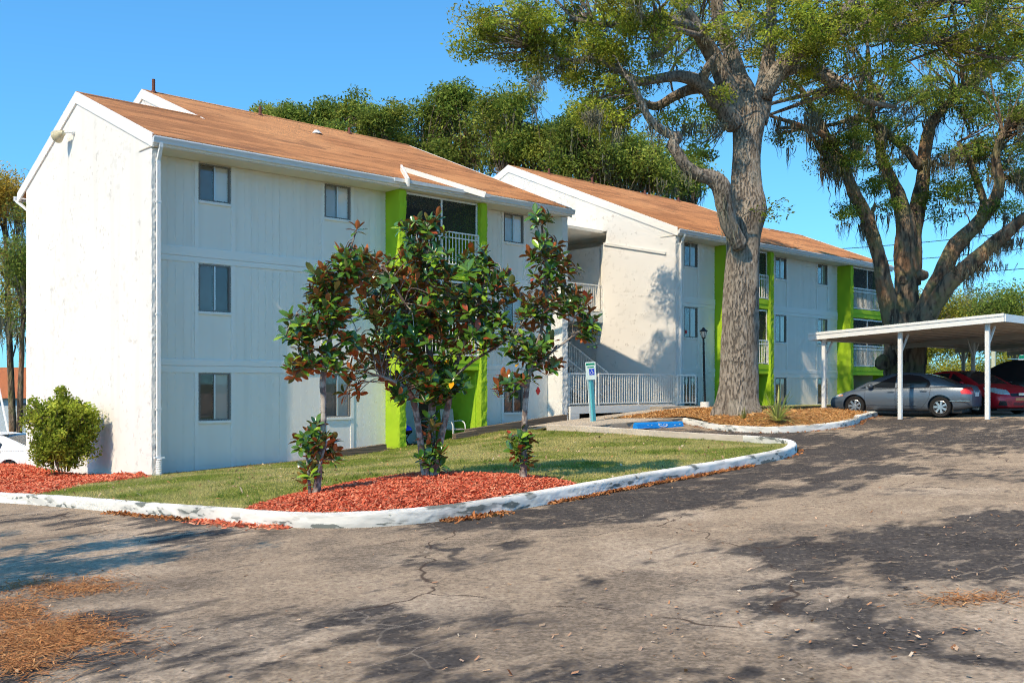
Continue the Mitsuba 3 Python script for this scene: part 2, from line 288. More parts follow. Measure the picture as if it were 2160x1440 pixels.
_rx = np.concatenate([np.arange(-40, 0, .8), np.arange(0, 22, .25), np.arange(22, 72, .8)]); _ry = np.concatenate([np.arange(-40, 0, .8), np.arange(0, 22, .25), np.arange(22, 75, .8)])
part(None, 'parking_lot', sheet(_rx, _ry, lambda x, y: land(x, y) + .012 * (meshkit.fbm(np.stack([x * .7, y * .7, 0*x], -1), 2) - .5), road_keep), 'asphalt', True, kind='structure')

KW, KH = .17, .165
def kerb_mesh(line, closed=False):
    """a poured kerb along a line on the ground: rounded top edge, leaning face"""
    p = np.asarray(line, float); t = unit(np.gradient(p, axis=0)); nrm = np.stack([-t[:, 1], t[:, 0]], 1)   # to the left: the planted side
    prof = [(-.015, -.10), (-.012, .0), (.0, KH - .035), (.012, KH - .012), (.035, KH), (KW - .02, KH + .004), (KW, KH - .01), (KW, -.10)]
    V = []
    for o, h in prof:
        q = p + nrm * o; jig = (meshkit.fbm(np.stack([p[:, 0] * 2.5, p[:, 1] * 2.5, 0*p[:, 0] + h * 9], -1), 2) - .5)
        V.append(np.column_stack([q + nrm * (jig * .03)[:, None], land(p[:, 0], p[:, 1]) + h + jig * .016]))
    V = np.stack(V, 1); m, n = V.shape[:2]; i, j = np.meshgrid(np.arange(m - 1), np.arange(n - 1), indexing='ij')
    q = np.stack([i*n + j, (i+1)*n + j, (i+1)*n + j + 1, i*n + j + 1], -1).reshape(-1, 4); f = np.vstack([q[:, [0,1,2]], q[:, [0,2,3]]])
    k = np.arange(1, n - 1); f = np.vstack([f, np.stack([0*k, k, k + 1], 1), np.stack([0*k, k + 1, k], 1) + (m - 1) * n])
    return trimesh.Trimesh(V.reshape(-1, 3), f, process=False)
def gline(pts, n=8): return spline([gpx(*q) for q in pts], n)
K1 = gline([(0, 1060), (160, 1072), (320, 1088), (490, 1103), (600, 1114), (720, 1119), (820, 1114), (930, 1101), (1060, 1080), (1250, 1045), (1450, 1007), (1580, 983), (1650, 970), (1676, 960), (1683, 948), (1668, 940), (1620, 935), (1560, 931)], 8)
from scipy.ndimage import gaussian_filter1d
def even(p, d): ls = sg.LineString(p); n = int(ls.length / d); return np.array([ls.interpolate(i / n, normalized=True).coords[0] for i in range(n + 1)])
K1 = gaussian_filter1d(even(K1, .12), 6, axis=0, mode='nearest')
K1 = np.vstack([[[K1[0, 0] - .1, 45]], [[K1[0, 0] - .05, 35]], K1])
_e = gpx(1162, 908); K1b = np.vstack([K1[-1:], [[(K1[-1, 0] * .5 + _e[0] * .5), (K1[-1, 1] + _e[1]) / 2]], [_e]])
mat('concrete_pale', bump(pr(proc(lambda p, n, uv: mix((.62, .555, .48), (.40, .345, .29), fbm(p.x * 2, p.y * 2, p.z * 5, 4))), .9, .15), lambda p, n, uv: fbm(p.x * 20, p.y * 20, p.z * 20, 2) * .006), True)
part(None, 'painted_kerb', kerb_mesh(K1), 'kerb_paint', 40, label='white painted kerb curving round the lawn and red mulch bed', cat='kerb')
part(None, 'concrete_kerb', kerb_mesh(spline(K1b, 10)), 'concrete_pale', 40, label='bare concrete kerb between the lawn and the accessible parking bay', cat='kerb')
K2 = gline([(1440, 892), (1475, 900), (1530, 909), (1620, 913), (1700, 910), (1770, 903), (1808, 894), (1815, 887)], 8)
K2 = np.vstack([K2, [[31.2, 15.4], [30.6, 17.4]]])
part(None, 'painted_kerb', kerb_mesh(K2), 'kerb_paint', 40, label='white kerb in front of the straw covered tree island', cat='kerb')

_KI = sg.Polygon(np.vstack([K1, K1b[1:], [[_e[0], 21.95], [9.4, 22.9], [9.6, 45]]])).buffer(0).buffer(-.11)
LAWN = sg.Polygon(np.vstack([K1, K1b[1:], [[_e[0], 21.95], [9.4, 22.9], [9.6, 22.3], [9.6, 45]]])).buffer(-.05)
BED1 = sg.Polygon(spline([gpx(*q, .15) for q in [(497, 1082), (560, 1092), (640, 1099), (720, 1098), (830, 1093), (930, 1078), (1060, 1058), (1160, 1036), (1205, 1024), (1190, 1014), (1110, 1004), (1000, 999), (900, 1000), (800, 1009), (700, 1026), (620, 1043), (540, 1066), (497, 1082)]], 5)).buffer(.06).intersection(_KI)
BED2 = sg.Polygon([*[gpx(*q, .15) for q in [(-60, 1040), (40, 1046), (75, 1044), (190, 1020), (315, 1006)]], [9.52, 22.3], [9.52, 34], [5.5, 34]]).buffer(.02).buffer(0).intersection(_KI)
ISLE = sg.Polygon(np.vstack([K2, [[29.4, 19.2], [26.5, 20.9], [23.2, 20.6]]])).buffer(-.04)
_bk = sg.LineString(np.vstack([K1[-12:], K1b[1:]]))
def lawn_z(x, y): return land(x, y) + .13 - .13 * np.exp(-np.clip(shapely.distance(_bk, shapely.points(x, y)) - .25, 0, 50) / 1.1) + .03 * (meshkit.fbm(np.stack([x * 1.1, y * 1.1, 0*x], -1), 3) - .5)
def bedge(poly, x, y):
    return np.clip(shapely.distance(poly.exterior, shapely.points(x, y)), 0, 9)
def bed1_z(x, y): d = bedge(BED1, x, y); return land(x, y) + .12 + .11 * np.clip(d / .9, 0, 1) ** .7 + .035 * (meshkit.fbm(np.stack([x * 5, y * 5, 0*x], -1), 3) - .3)
def bed2_z(x, y):
    d = bedge(BED2, x, y); w = np.exp(-np.clip(9.5 - x, 0, 9) / .5) * np.clip((y - 22.4) / .6, 0, 1)
    return land(x, y) + .12 + .07 * np.clip(d / .6, 0, 1) + .36 * np.clip((y - 24) / 4, 0, 1) * np.clip(d / .8, 0, 1) + .17 * w * (.6 + .8 * meshkit.fbm(np.stack([x * 0, y * 1.1, 0*x], -1), 3)) + .03 * (meshkit.fbm(np.stack([x * 5, y * 5, 0*x], -1), 3) - .3)
def isle_z(x, y): d = bedge(ISLE, x, y); r = np.hypot(x - 25.1, y - 16.6); return land(x, y) + .11 + .16 * np.clip(d / 1.2, 0, 1) + .22 * np.exp(-(r / 1.9) ** 2) + .05 * (meshkit.fbm(np.stack([x * 3, y * 3, 0*x], -1), 3) - .4)
def patch(poly, zf, step, name, m, **k):
    x0, y0, x1, y1 = poly.bounds; ins = inside(poly)
    return part(None, name, sheet(np.arange(x0 - step, x1 + step, step), np.arange(y0 - step, min(y1, 36) + step, step), zf, ins), m, True, **k)
patch(LAWN, lawn_z, .1, 'lawn', 'lawn_mat', kind='structure')
patch(BED1, bed1_z, .06, 'mulch_ground', 'mulch_mat', kind='structure')
patch(BED2, bed2_z, .08, 'mulch_ground', 'mulch_mat', kind='structure')
patch(ISLE, isle_z, .12, 'straw_ground', 'straw_mat', kind='structure')
_h = gpx(1238, 911); HEAD = np.array([_h, _h * .5 + K2[0] * .5, K2[0] + unit(K2[0] - _h) * .1])
part(None, 'concrete_kerb', kerb_mesh(spline(HEAD, 8)), 'concrete_bare', 40, label='bare concrete edge of the walkway behind the blue wheel stop', cat='kerb')
WALK = sg.Polygon([_e + [-.1, -.05], _h + unit(_e - _h) * .1, _h, K2[0], K2[0] + [.3, 0], [25.6, 20.75], [30.3, 20.6], [30.3, 22.0], [23.0, 22.0], [20.6, 21.3]]).buffer(0)
patch(WALK, lambda x, y: land(x, y) + .145, .1, 'walkway', 'concrete_bare', kind='structure')
YARD = sg.Polygon([[30.3, 22.9], [30.3, 20.7], [34, 20.7], [38, 20.6], [52, 20.6], [52, 22.9]])
patch(YARD, lambda x, y: land(x, y) + .06, .2, 'yard', 'lawn_mat', kind='structure')

SKIRT = sg.Polygon([[9.75, 22.86], [9.75, 22.35], [13, 22.5], [16.55, 22.42], [16.55, 22.86]])
mat('bare_soil', pr(proc(lambda p, n, uv: mix((.10, .07, .05), (.22, .15, .095), fbm(p.x * 6, p.y * 9, 0., 4))), .95, .05), True)
patch(SKIRT, lambda x, y: lawn_z(x, y) + .035, .05, 'soil_strip', 'bare_soil', kind='structure')
# ---------------------------------------------------------------- the two apartment blocks
SB, FB = 22.87, 22.20           # depth of the siding, depth of the wall ends
SL = .413                        # roof pitch
E_Y, E_Z = 22.06, 5.745          # eave edge
def roof_z(y): return E_Z + SL * (y - E_Y)
LEVELS = [(-2.6, .28), (.61, 2.98), (3.35, 5.47)]     # siding of each storey
WIN_Z = [(-.90, .27), (1.80, 2.96), (4.53, 5.44)]

def ragged_wall(poly_yz, x0, x1, edge_y, seed, amp=.022, z0=-3.0, z1=5.45):
    """a stucco wall seen end on: its body, and a hacked rough front edge as a strip of its own"""
    body = prism(poly_yz, 'x', x0, x1)
    zs = np.arange(z0, z1 + .01, .045); xs = np.linspace(x0 - .004, x1 + .004, 7); X, Z = np.meshgrid(xs, zs, indexing='ij')
    f = meshkit.fbm(np.stack([X * 11, Z * 11, 0*X + seed], -1), 3) - .5; Y = edge_y - .025 - f * amp * 2.2
    X = X + (np.array([-1, -.6, -.2, 0, .2, .6, 1])[:, None]) * amp * (meshkit.fbm(np.stack([Z * 6, 0*X, 0*X + seed + 5], -1), 3) - .45) * 1.2
    V = np.concatenate([np.stack([X, Y, Z], -1), np.stack([X[-1:], Y[-1:]*0 + edge_y + .06, Z[-1:]], -1)], 0); V = np.concatenate([np.stack([X[:1], Y[:1]*0 + edge_y + .06, Z[:1]], -1), V], 0)
    n, m = V.shape[:2]; i, j = np.meshgrid(np.arange(n - 1), np.arange(m - 1), indexing='ij'); q = np.stack([i*m + j, (i+1)*m + j, (i+1)*m + j + 1, i*m + j + 1], -1).reshape(-1, 4)
    return body, trimesh.Trimesh(V.reshape(-1, 3), np.vstack([q[:, [0,1,2]], q[:, [0,2,3]]]), process=False)

def groove_panel(x0, x1, z0, z1, y, pitch=.203, deep=.007):
    """a sheet of grooved plywood siding, its face at depth y"""
    pts = [(x0, y + .02), (x0, y)]; x = (math.floor(x0 / pitch) + 1) * pitch
    while x < x1 - .03:
        if x > x0 + .03: pts += [(x - .004, y), (x - .003, y + deep), (x + .003, y + deep), (x + .004, y)]
        x += pitch
    pts += [(x1, y), (x1, y + .02)]
    return prism(sg.Polygon(pts), 'z', z0, z1)

def window(b, x0, x1, z0, z1, dark, light, ajar=None):
    k = key(b, 'window'); w = x1 - x0; fr = .035; y = SB
    fm = cat([box(x0, x0 + fr, y - .012, y + .07, z0, z1), box(x1 - fr, x1, y - .012, y + .07, z0, z1), box(x0 + fr, x1 - fr, y - .011, y + .07, z0, z0 + fr), box(x0 + fr, x1 - fr, y - .011, y + .07, z1 - fr, z1)])
    scene[k] = mikit.ply(fm, 'frame_dark')
    xm = (x0 + x1) / 2
    part(k, 'mullion', box(xm - .02, xm + .02, y - .006, y + .05, z0 + fr, z1 - fr), 'frame_alu')
    for i, (a, c) in enumerate(((x0 + fr, xm - .02), (xm + .02, x1 - fr))):
        part(k, 'pane', box(a, c, y + .022 + .012 * i, y + .026 + .012 * i, z0 + fr, z1 - fr), 'pane')
        part(k, 'blind', box(a, c, y + .066 + .02 * (1 - i), y + .074 + .02 * (1 - i), z0 + fr, z1 - fr), dark if i == 0 else light)
    part(k, 'sill', cbox(x0 - .03, x1 + .03, y - .05, y - .0, z0 - .075, z0 - .004, .006), 'trim_white')
    return k

def railing(b, p0, p1, z0, z1, pitch=.125, mid=None, name='railing', post=.05, bar=.022, m='rail_paint'):
    """a metal railing of upright bars"""
    p0, p1 = np.array(p0, float), np.array(p1, float); L = np.linalg.norm(p1 - p0); n = max(2, int(round(L / pitch)))
    k = key(b, name); z0 = np.broadcast_to(z0, 2); z1 = np.broadcast_to(z1, 2)
    A = lambda t, z: np.array([*(p0 + (p1 - p0) * t), z[0] + (z[1] - z[0]) * t])
    scene[k] = mikit.ply(cat([beam(A(0, z1), A(1, z1), .045, .04), beam(A(0, z0), A(1, z0), .04, .035)] + ([beam(A(0, z1 - mid), A(1, z1 - mid), .035, .03)] if mid else [])), m)
    for i in range(n + 1):
        t = i / n; w = post if i in (0, n) else bar
        part(k, 'baluster', beam(A(t, z0 - (.06 if w == post else 0)), A(t, z1), w), m)
    return k

def block(name, label, x0, x1, wins, bals, roofs, gable_depth, cut=None, seed=0, left_wall=None):
    b = thing(name, label, 'building')
    # inner body with window openings and balcony recesses
    holes = [manifold3d.Manifold.cube([w1 - w0, .3, zz[1] - zz[0]]).translate([w0, SB - .05, zz[0]]) for (w0, w1) in wins for zz in WIN_Z]
    holes += [manifold3d.Manifold.cube([f3 - f0, 2.0, 8.4]).translate([f0, SB - .3, -2.75]) for (f0, f1, f2, f3) in bals]
    body = manifold3d.Manifold.cube([x1 - x0 - .5, 3.2, 8.4]).translate([x0 + .25, SB + .021, -2.85])
    for h in holes: body -= h
    mm = body.to_mesh(); part(b, 'wall', trimesh.Trimesh(mm.vert_properties[:, :3], mm.tri_verts, process=False), 'siding')
    part(b, 'rear_wall', box(x0 + .25, x1 - .25, SB + 3.3, gable_depth - .3, -3, 5.5), 'stucco_white')
    # siding sheets, trim boards and belt boards between the wall ends and the balconies
    edges = [x0 + .25] + [e for bl in bals for e in (bl[0], bl[3])] + [x1 - .25]
    for s in range(0, len(edges), 2):
        lo, hi = edges[s], edges[s+1]
        if hi - lo < .3: continue
        ww = [w for w in wins if lo < w[0] < hi]
        bars = sorted([w[0] - .115 for w in ww] + [w[1] + .02 for w in ww])
        for li, (z0, z1) in enumerate(LEVELS):
            cuts = [lo] + [c for w in ww for c in (w[0] - .02, w[1] + .02)] + [hi]
            for c in range(len(cuts) - 1):
                a, e = cuts[c], cuts[c+1]; iswin = c % 2 == 1
                if iswin:
                    part(b, 'panel', box(a, e, SB - .001, SB + .02, z0, WIN_Z[li][0] - .004), 'siding'); continue
                n = max(1, int(round((e - a) / 1.22)))
                for q in range(n): part(b, 'panel', groove_panel(a + (e - a) * q / n + .003, a + (e - a) * (q + 1) / n - .003, z0, z1, SB, deep=.007 if li else .003), 'siding')
            for x in bars: part(b, 'trim_board', box(x, x + .095, SB - .022, SB - .002, z0, z1), 'trim_white')
        for (za, zb, pr_) in ((.452, .61, .034), (.283, .447, .024), (3.122, 3.35, .034), (2.983, 3.117, .024)):
            part(b, 'belt_board', cbox(lo, hi, SB - pr_, SB + .018, za, zb, .005), 'trim_white')
    return b

def fin(b, x0, x1, seed, lo=-3.0, yb=SB + .3):
    body, edge = ragged_wall([(FB + .02, lo), (FB + .02, 5.5), (yb, 5.6), (yb, lo)], x0, x1, FB + .02, seed, .03, lo)
    k = part(b, 'green_fin', body, 'green_paint'); part(k, 'rough_edge', edge, 'green_paint', 50); return k

def balcony(b, f0, f1, f2, f3, floors, screens=True, ground=None, door='dark_room'):
    k = key(b, 'balcony'); yb = SB + 1.55; yf = FB + .09
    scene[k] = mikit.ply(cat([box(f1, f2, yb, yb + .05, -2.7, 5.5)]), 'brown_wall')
    part(k, 'side_wall', box(f2 - .03, f2 + .02, yf + .15, yb, -2.7, 5.5), 'green_smooth'); part(k, 'side_wall', box(f1 - .02, f1 + .03, yf + .15, yb, -2.7, 5.5), 'green_smooth')
    for zf in floors:
        part(k, 'slab', box(f1 + .03, f2 - .03, yf + .04, yb, zf - .12, zf), 'soffit')
        part(k, 'beam', cbox(f1 + .005, f2 - .005, yf, yf + .07, zf - .17, zf + .03, .006), 'green_smooth')
        part(k, 'beam', cbox(f1 + .005, f2 - .005, yf + .02, yf + .09, zf - .36, zf - .175, .006), 'green_smooth')
        railing(b, (f1 + .03, yf + .02), (f2 - .03, yf + .02), zf + .08, zf + 1.02, mid=.16 if zf else None)
        xm = (f1 + f2) / 2
        top = zf + 2.28 if zf < 3 else 5.46
        for x in (f1 + .03, xm, f2 - .06): part(k, 'screen_post', box(x - .02, x + .03, yf + .06, yf + .11, zf + .02, top), 'trim_white')
        part(k, 'screen_rail', box(f1 + .05, f2 - .05, yf + .065, yf + .105, top - .06, top), 'trim_white')
        for a, c in ((f1 + .06, xm - .02), (xm + .03, f2 - .06)):
            zs_, xs_ = np.arange(zf + 1.0, top - .06, .022), np.arange(a, c, .022); u, v = len(zs_), len(xs_)
            C = np.vstack([np.column_stack([np.full(u, (a + c) / 2), np.full(u, yf + .085), zs_]), np.column_stack([xs_, np.full(v, yf + .086), np.full(v, (zf + 1.0 + top) / 2)])])
            Uq = np.vstack([np.tile([(c - a) / 2, 0, 0], (u, 1)), np.tile([.0052, 0, 0], (v, 1))]); Vq = np.vstack([np.tile([0, 0, .0052], (u, 1)), np.tile([0, 0, (top - zf - 1.0) / 2], (v, 1))])
            part(k, 'insect_screen', quads(C, Uq, Vq), 'screen_mesh', kind='stuff')
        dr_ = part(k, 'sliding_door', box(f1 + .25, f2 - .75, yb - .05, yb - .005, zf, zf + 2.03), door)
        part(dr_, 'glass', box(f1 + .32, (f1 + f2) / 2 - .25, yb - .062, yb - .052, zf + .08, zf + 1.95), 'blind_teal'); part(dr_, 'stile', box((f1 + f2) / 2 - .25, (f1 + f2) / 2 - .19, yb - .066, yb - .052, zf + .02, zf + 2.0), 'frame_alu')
    part(k, 'ceiling', box(f1 + .03, f2 - .03, yf + .12, yb, 5.46, 5.5), 'soffit')
    return k

def roofing(b, secs, x0, x1):
    """secs: (from, to, ridge depth): slopes with a common front plane, each with its own ridge"""
    for (a, c, ry) in secs:
        rz = roof_z(ry); by = 2 * ry - E_Y; t = .11
        k = part(b, 'roof', prism([(E_Y, E_Z - t), (E_Y, E_Z), (ry, rz), (by, E_Z), (by, E_Z - t), (ry, rz - t)], 'x', a, c), 'shingle')
        part(k, 'ridge_cap', prism([(ry - .16, rz - .055), (ry, rz + .022), (ry + .16, rz - .055), (ry, rz + .005)], 'x', a, c), 'shingle')
def rake(b, x, ry, sgn, y_from=E_Y, back=True):
    """barge boards along the two edges of a gable"""
    rz = roof_z(ry); by = 2 * ry - E_Y; a, c = (x - .045, x - .001) if sgn < 0 else (x + .001, x + .045)
    part(b, 'barge_board', prism([(y_from, roof_z(y_from) - .30), (y_from, roof_z(y_from) + .012), (ry, rz + .012), (ry, rz - .30)], 'x', a, c), 'trim_white')
    if back: part(b, 'barge_board', prism([(ry, rz - .30), (ry, rz + .012), (by, E_Z + .012), (by, E_Z - .30)], 'x', a, c), 'trim_white')
def eaves(b, x0, x1):
    prof = [(E_Y - .03, 5.66), (E_Y - .105, 5.70), (E_Y - .115, 5.665), (E_Y - .085, 5.59), (E_Y - .08, 5.545), (E_Y - .005, 5.54), (E_Y - .005, 5.66)]
    k = part(b, 'gutter', prism(prof, 'x', x0 - .02, x1 + .12), 'gutter')
    part(b, 'fascia', box(x0, x1 + .05, E_Y - .002, E_Y + .02, 5.50, 5.633), 'trim_white')
    part(b, 'soffit', box(x0, x1, E_Y + .022, SB + .02, 5.478, 5.50), 'soffit')
def pipe(b, x, y, h, r=.05, m='pipe_brown'):
    z = roof_z(y); k = part(b, 'vent_pipe', cyl((x, y, z - .1), (x, y, z + h), r, 12), m); part(k, 'collar', tube([(x, y, z - .02), (x, y, z + .06)], [r * 2.2, r * 1.2], 12), m)
def floodlight(b, p, d, m='white_metal'):
    k = key(b, 'floodlight'); p = np.array(p, float); d = unit(np.array(d, float))
    scene[k] = mikit.ply(cat([cyl(p, p + [-.05, 0, 0], .065, 16), tube([p + [-.05, 0, 0], p + [-.16, .04, .0], p + [-.22, .09, -.01]], [.025] * 3, 8)]), m, 40)
    q = p + np.array([-.24, .11, -.01]); prof = [.05, .075, .085, .12, .15, .155]; L = [0, .04, .12, .2, .3, .31]
    part(k, 'lamp_head', tube([q + d * l for l in L], np.array(prof) * 1.15, 16), 'lamp_beige', 40); part(k, 'lens', tube([q + d * .312, q + d * .345], [.145, .09], 16), 'lamp_glass', 40)

def dsp(b, x, y, zt, zb):
    k = key(b, 'downspout')
    scene[k] = mikit.ply(cat([beam((x, E_Y - .06, 5.56), (x, E_Y - .06, 5.45), .08, .06), beam((x, E_Y - .06, 5.46), (x, y, zt), .08, .06), beam((x, y, zt + .02), (x, y, zb), .085, .065)]), 'white_metal')
    for z in (4.2, 1.6, -.6): part(k, 'strap', box(x - .06, x + .06, y - .04, y + .035, z, z + .04), 'white_metal')
    return k

# ---- the nearer block
A0, A1, AS = 9.49, 23.42, 12.92
W1 = [(10.96, 11.79), (14.57, 15.38), (21.20, 22.04)]
B1 = block('apartment_building', 'long white three storey apartment block with big blank gable wall, nearest', A0, A1, W1, [(16.59, 16.81, 19.65, 19.87)], None, 31.12)
tones = [('dark_room', 'blind_grey'), ('curtain_dark', 'dark_room'), ('curtain_dark', 'blind_light'), ('curtain_dark', 'blind_grey'), ('dark_room', 'curtain_dark'), ('blind_grey', 'blind_light'), ('curtain_dark', 'dark_room'), ('dark_room', 'blind_grey'), ('blind_grey', 'blind_light')]
for i, (wa, wb) in enumerate(W1):
    for j, zz in enumerate(WIN_Z): window(B1, wa, wb, *zz, *tones[i * 3 + j])
gp = [(FB + .02, -3.2), (FB + .02, 5.42), (FB + .3, roof_z(FB + .3) - .16), (26.94, roof_z(26.94) - .16), (31.12, roof_z(2*26.94 - 31.12) - .16), (31.12, -3.5)]
body, edge = ragged_wall(gp, A0, A0 + .20, FB + .02, 3); k = part(B1, 'gable_wall', body, 'stucco_white'); part(k, 'rough_edge', edge, 'stucco_edge', 50)
part(B1, 'gable_wall', prism([(26.5, 5.5), (26.5, roof_z(26.5) - .15), (30.9, roof_z(30.9) - .15), (39.4, E_Z - .15), (39.4, -3), (31.2, -3), (31.2, 5.5)], 'x', AS, AS + .2), 'stucco_white')
body, edge = ragged_wall([(FB + .02, -3), (FB + .02, 5.42), (30.9, roof_z(30.9) - .16), (39, 5.5), (39, -3)], A1 - .24, A1, FB + .02, 9); k = part(B1, 'gable_wall', body, 'stucco_white'); part(k, 'rough_edge', edge, 'stucco_edge', 50)
fin(B1, 16.59, 16.81, 21, -2.6); fin(B1, 19.65, 19.87, 33, -2.6)
balcony(B1, 16.59, 16.81, 19.65, 19.87, (3.46, .78))
roofing(B1, [(A0 - .03, AS - .002, 26.94), (AS - .03, A1 + .05, 30.90)], A0, A1)
rake(B1, A0 - .0, 26.94, -1, E_Y + .02); rake(B1, AS - .0, 30.90, -1, 26.6); rake(B1, A1 + .05, 30.9, 1, E_Y + .02); eaves(B1, A0 - .03, A1)
part(B1, 'gutter', prism([(31.85, 5.6), (31.96, 5.68), (31.96, 5.54), (31.85, 5.53)], 'x', A0 - .1, AS), 'gutter')
part(B1, 'downspout', cat([beam((A0 - .05, 31.9, 5.55), (A0 + .1, 31.2, 5.15), .08, .06), beam((A0 + .1, 31.18, 5.2), (A0 + .1, 31.18, -3), .08, .06)]), 'white_metal')
dk = dsp(B1, A0 + .13, FB - .06, 5.18, -2.0)
part(dk, 'corrugated_hose', tube([(A0 + .13, FB - .09, z) for z in np.linspace(-1.72, -2.25, 27)], [.075 if i % 2 else .058 for i in range(27)], 12), 'white_metal')
part(dk, 'bracket', box(A0 + .02, A0 + .26, FB - .12, FB - .03, -1.72, -1.68), 'white_metal')
for x, y, h in ((13.2, 30.75, .42), (16.9, 30.6, .30), (20.55, 30.6, .22)): pipe(B1, x, y, h)
pipe(B1, 17.9, 28.6, .10, .09, 'white_metal')
floodlight(B1, (A0, 27.15, 6.72), (-.25, .9, -.25))
# the low white upstand that kicks the roof water past the balcony
def onroof(px, py):
    X = (px - CX) / FOC; a, c = c2w(X, 1.0); dz = (CY - py) / FOC; Z = (E_Z - SL * E_Y) / (dz - SL * c); return np.array([a * Z, c * Z, dz * Z])
ra, rb, rc = onroof(848, 361), onroof(1024, 415), onroof(862, 389)
up = np.array([0, 0, .05])
part(B1, 'roof_upstand', beam(ra + up, rb + up, .05, .17), 'trim_white'); part(B1, 'roof_upstand', beam(ra + up + [-.03, 0, .02], rc + up, .05, .22), 'trim_white')
part(B1, 'gutter_end', box(16.2, 19.75, E_Y - .155, E_Y - .118, 5.60, 5.70), 'gutter')
part(B1, 'fire_sign', prism(sg.Polygon([(22.72, -.32), (22.79, -.22), (22.72, -.12), (22.65, -.22)]).buffer(.03), 'y', SB - .012, SB - .002), 'red_paint', label='small red diamond sign on the white siding')
# ground floor patio doors behind the magnolias
gk = key(B1, 'patio_door'); scene[gk] = mikit.ply(box(17.0, 18.95, 24.36, 24.41, -1.85, .35), 'door_white')
for a, c, m in ((17.05, 17.35, 'dark_room'), (17.42, 17.9, 'door_white'), (18.28, 18.36, 'frame_dark'), (18.4, 18.9, 'door_white')): part(gk, 'door_leaf', box(a, c, 24.31, 24.355, -1.8, .3), m)

# ---- the farther block
C0, C1, CS = 29.21, 46.15, 42.6
W2 = [(30.62, 31.46), (37.05, 37.91), (40.58, 41.42)]
B2 = block('apartment_building', 'farther white apartment block with shaded front behind the tall oak trunk', C0, C1, W2, [(32.62, 32.84, 35.62, 35.84), (42.36, 42.6, 45.55, 45.8)], None, 39)
t2 = [('curtain_dark', 'curtain_dark'), ('curtain_dark', 'blind_grey'), ('dark_room', 'blind_teal'), ('dark_room', 'blind_grey'), ('curtain_dark', 'blind_grey'), ('dark_room', 'blind_teal'), ('dark_room', 'curtain_dark'), ('curtain_dark', 'blind_grey'), ('dark_room', 'blind_teal')]
for i, (wa, wb) in enumerate(W2):
    for j, zz in enumerate(WIN_Z): window(B2, wa, wb, *zz, *t2[i * 3 + j])
rs = 31.2
cutL = [(FB + .02, -3), (FB + .02, 5.42), (FB + .3, roof_z(FB + .3) - .16), (rs, roof_z(rs) - .16), (39, roof_z(2*rs - 39) - .16), (39, 6.1), (25.55, 6.02), (25.62, 5.6), (25.75, 5.5), (25.86, 3.0), (26.1, 1.3), (26.15, -3)]
body, edge = ragged_wall(cutL, C0, C0 + .22, FB + .02, 13); k = part(B2, 'gable_wall', body, 'stucco_white'); part(k, 'rough_edge', edge, 'stucco_edge', 50)
body, edge = ragged_wall([(FB + .02, -3), (FB + .02, 5.42), (26.94, roof_z(26.94) - .16), (31, 5.5), (31, -3)], C1 - .24, C1, FB + .02, 15); k = part(B2, 'gable_wall', body, 'green_paint'); part(k, 'rough_edge', edge, 'green_paint', 50)
part(B2, 'gable_wall', prism([(26.5, 5.5), (26.5, roof_z(26.5) - .15), (rs, roof_z(rs) - .15), (39.4, 5.5)], 'x', CS - .2, CS), 'stucco_white')
fin(B2, 32.62, 32.84, 41, -2); fin(B2, 35.62, 35.84, 45, -2); fin(B2, 42.36, 42.60, 47, -2)
balcony(B2, 32.62, 32.84, 35.62, 35.84, (3.46, .78)); balcony(B2, 42.36, 42.60, 45.9, 46.0, (3.46, .78))
roofing(B2, [(C0 - .03, CS, rs), (CS + .002, C1 + .1, 26.94)], C0, C1)
rake(B2, C0, rs, -1, E_Y + .02); rake(B2, CS + .002, rs, 1, 26.6); rake(B2, C1 + .1, 26.94, 1, E_Y + .02); eaves(B2, C0 - .03, C1 + .05)
dsp(B2, C0 + .27, FB - .035, 5.18, -.85)
part(B2, 'wall_ledge', beam((C0 - .035, 25.68, 5.53), (C0 - .035, 22.62, 4.86), .07, .09), 'stucco_edge')
for x, y, h in ((31.5, 31.0, .25), (34.4, 31.0, .28), (38.3, 31.0, .2), (40.9, 30.9, .2)): pipe(B2, x, y, h)
k = key(B2, 'floodlight'); scene[k] = mikit.ply(cyl((C1, 24.0, 4.6), (C1 + .2, 24.0, 4.62), .04, 10), 'white_metal'); part(k, 'lamp_head', box(C1 + .18, C1 + .75, 23.8, 24.2, 4.45, 4.72), 'lamp_glass')
part(B2, 'window_sticker', box(30.72, 30.81, SB - .0, SB + .02, 1.95, 2.07), 'red_paint')
# open stairwell between the blocks
sk = key(B2, 'stairwell'); scene[sk] = mikit.ply(cat([box(C0 + 1.6, C0 + 1.7, 25.4, 38, -2.5, 6.4), box(A1 + .02, C0 + 1.6, 25.8, 32.5, 5.96, 6.07), box(C0 + .23, C0 + 1.6, 25.45, 25.55, -2.5, 6.1), box(A1, C0 + 1.6, 32.4, 32.5, -2.5, 6.1)]), 'corridor')
part(sk, 'landing', box(A1 + .02, C0 + 1.6, 25.75, 32, 2.42, 2.86), 'slab_blue'); railing(B2, (A1 + .1, 25.80), (C0 - .03, 25.80), 2.94, 3.88, pitch=.115)
part(sk, 'landing', box(C0 - 2.7, C0 + 1.6, 27.3, 29.2, .75, .9), 'slab_blue')
for i in range(9): part(sk, 'stair_tread', box(C0 - 2.6, C0 - 1.4, 24.6 + i * .28, 24.9 + i * .28, -.70 + i * .19, -.64 + i * .19), 'concrete_bare')
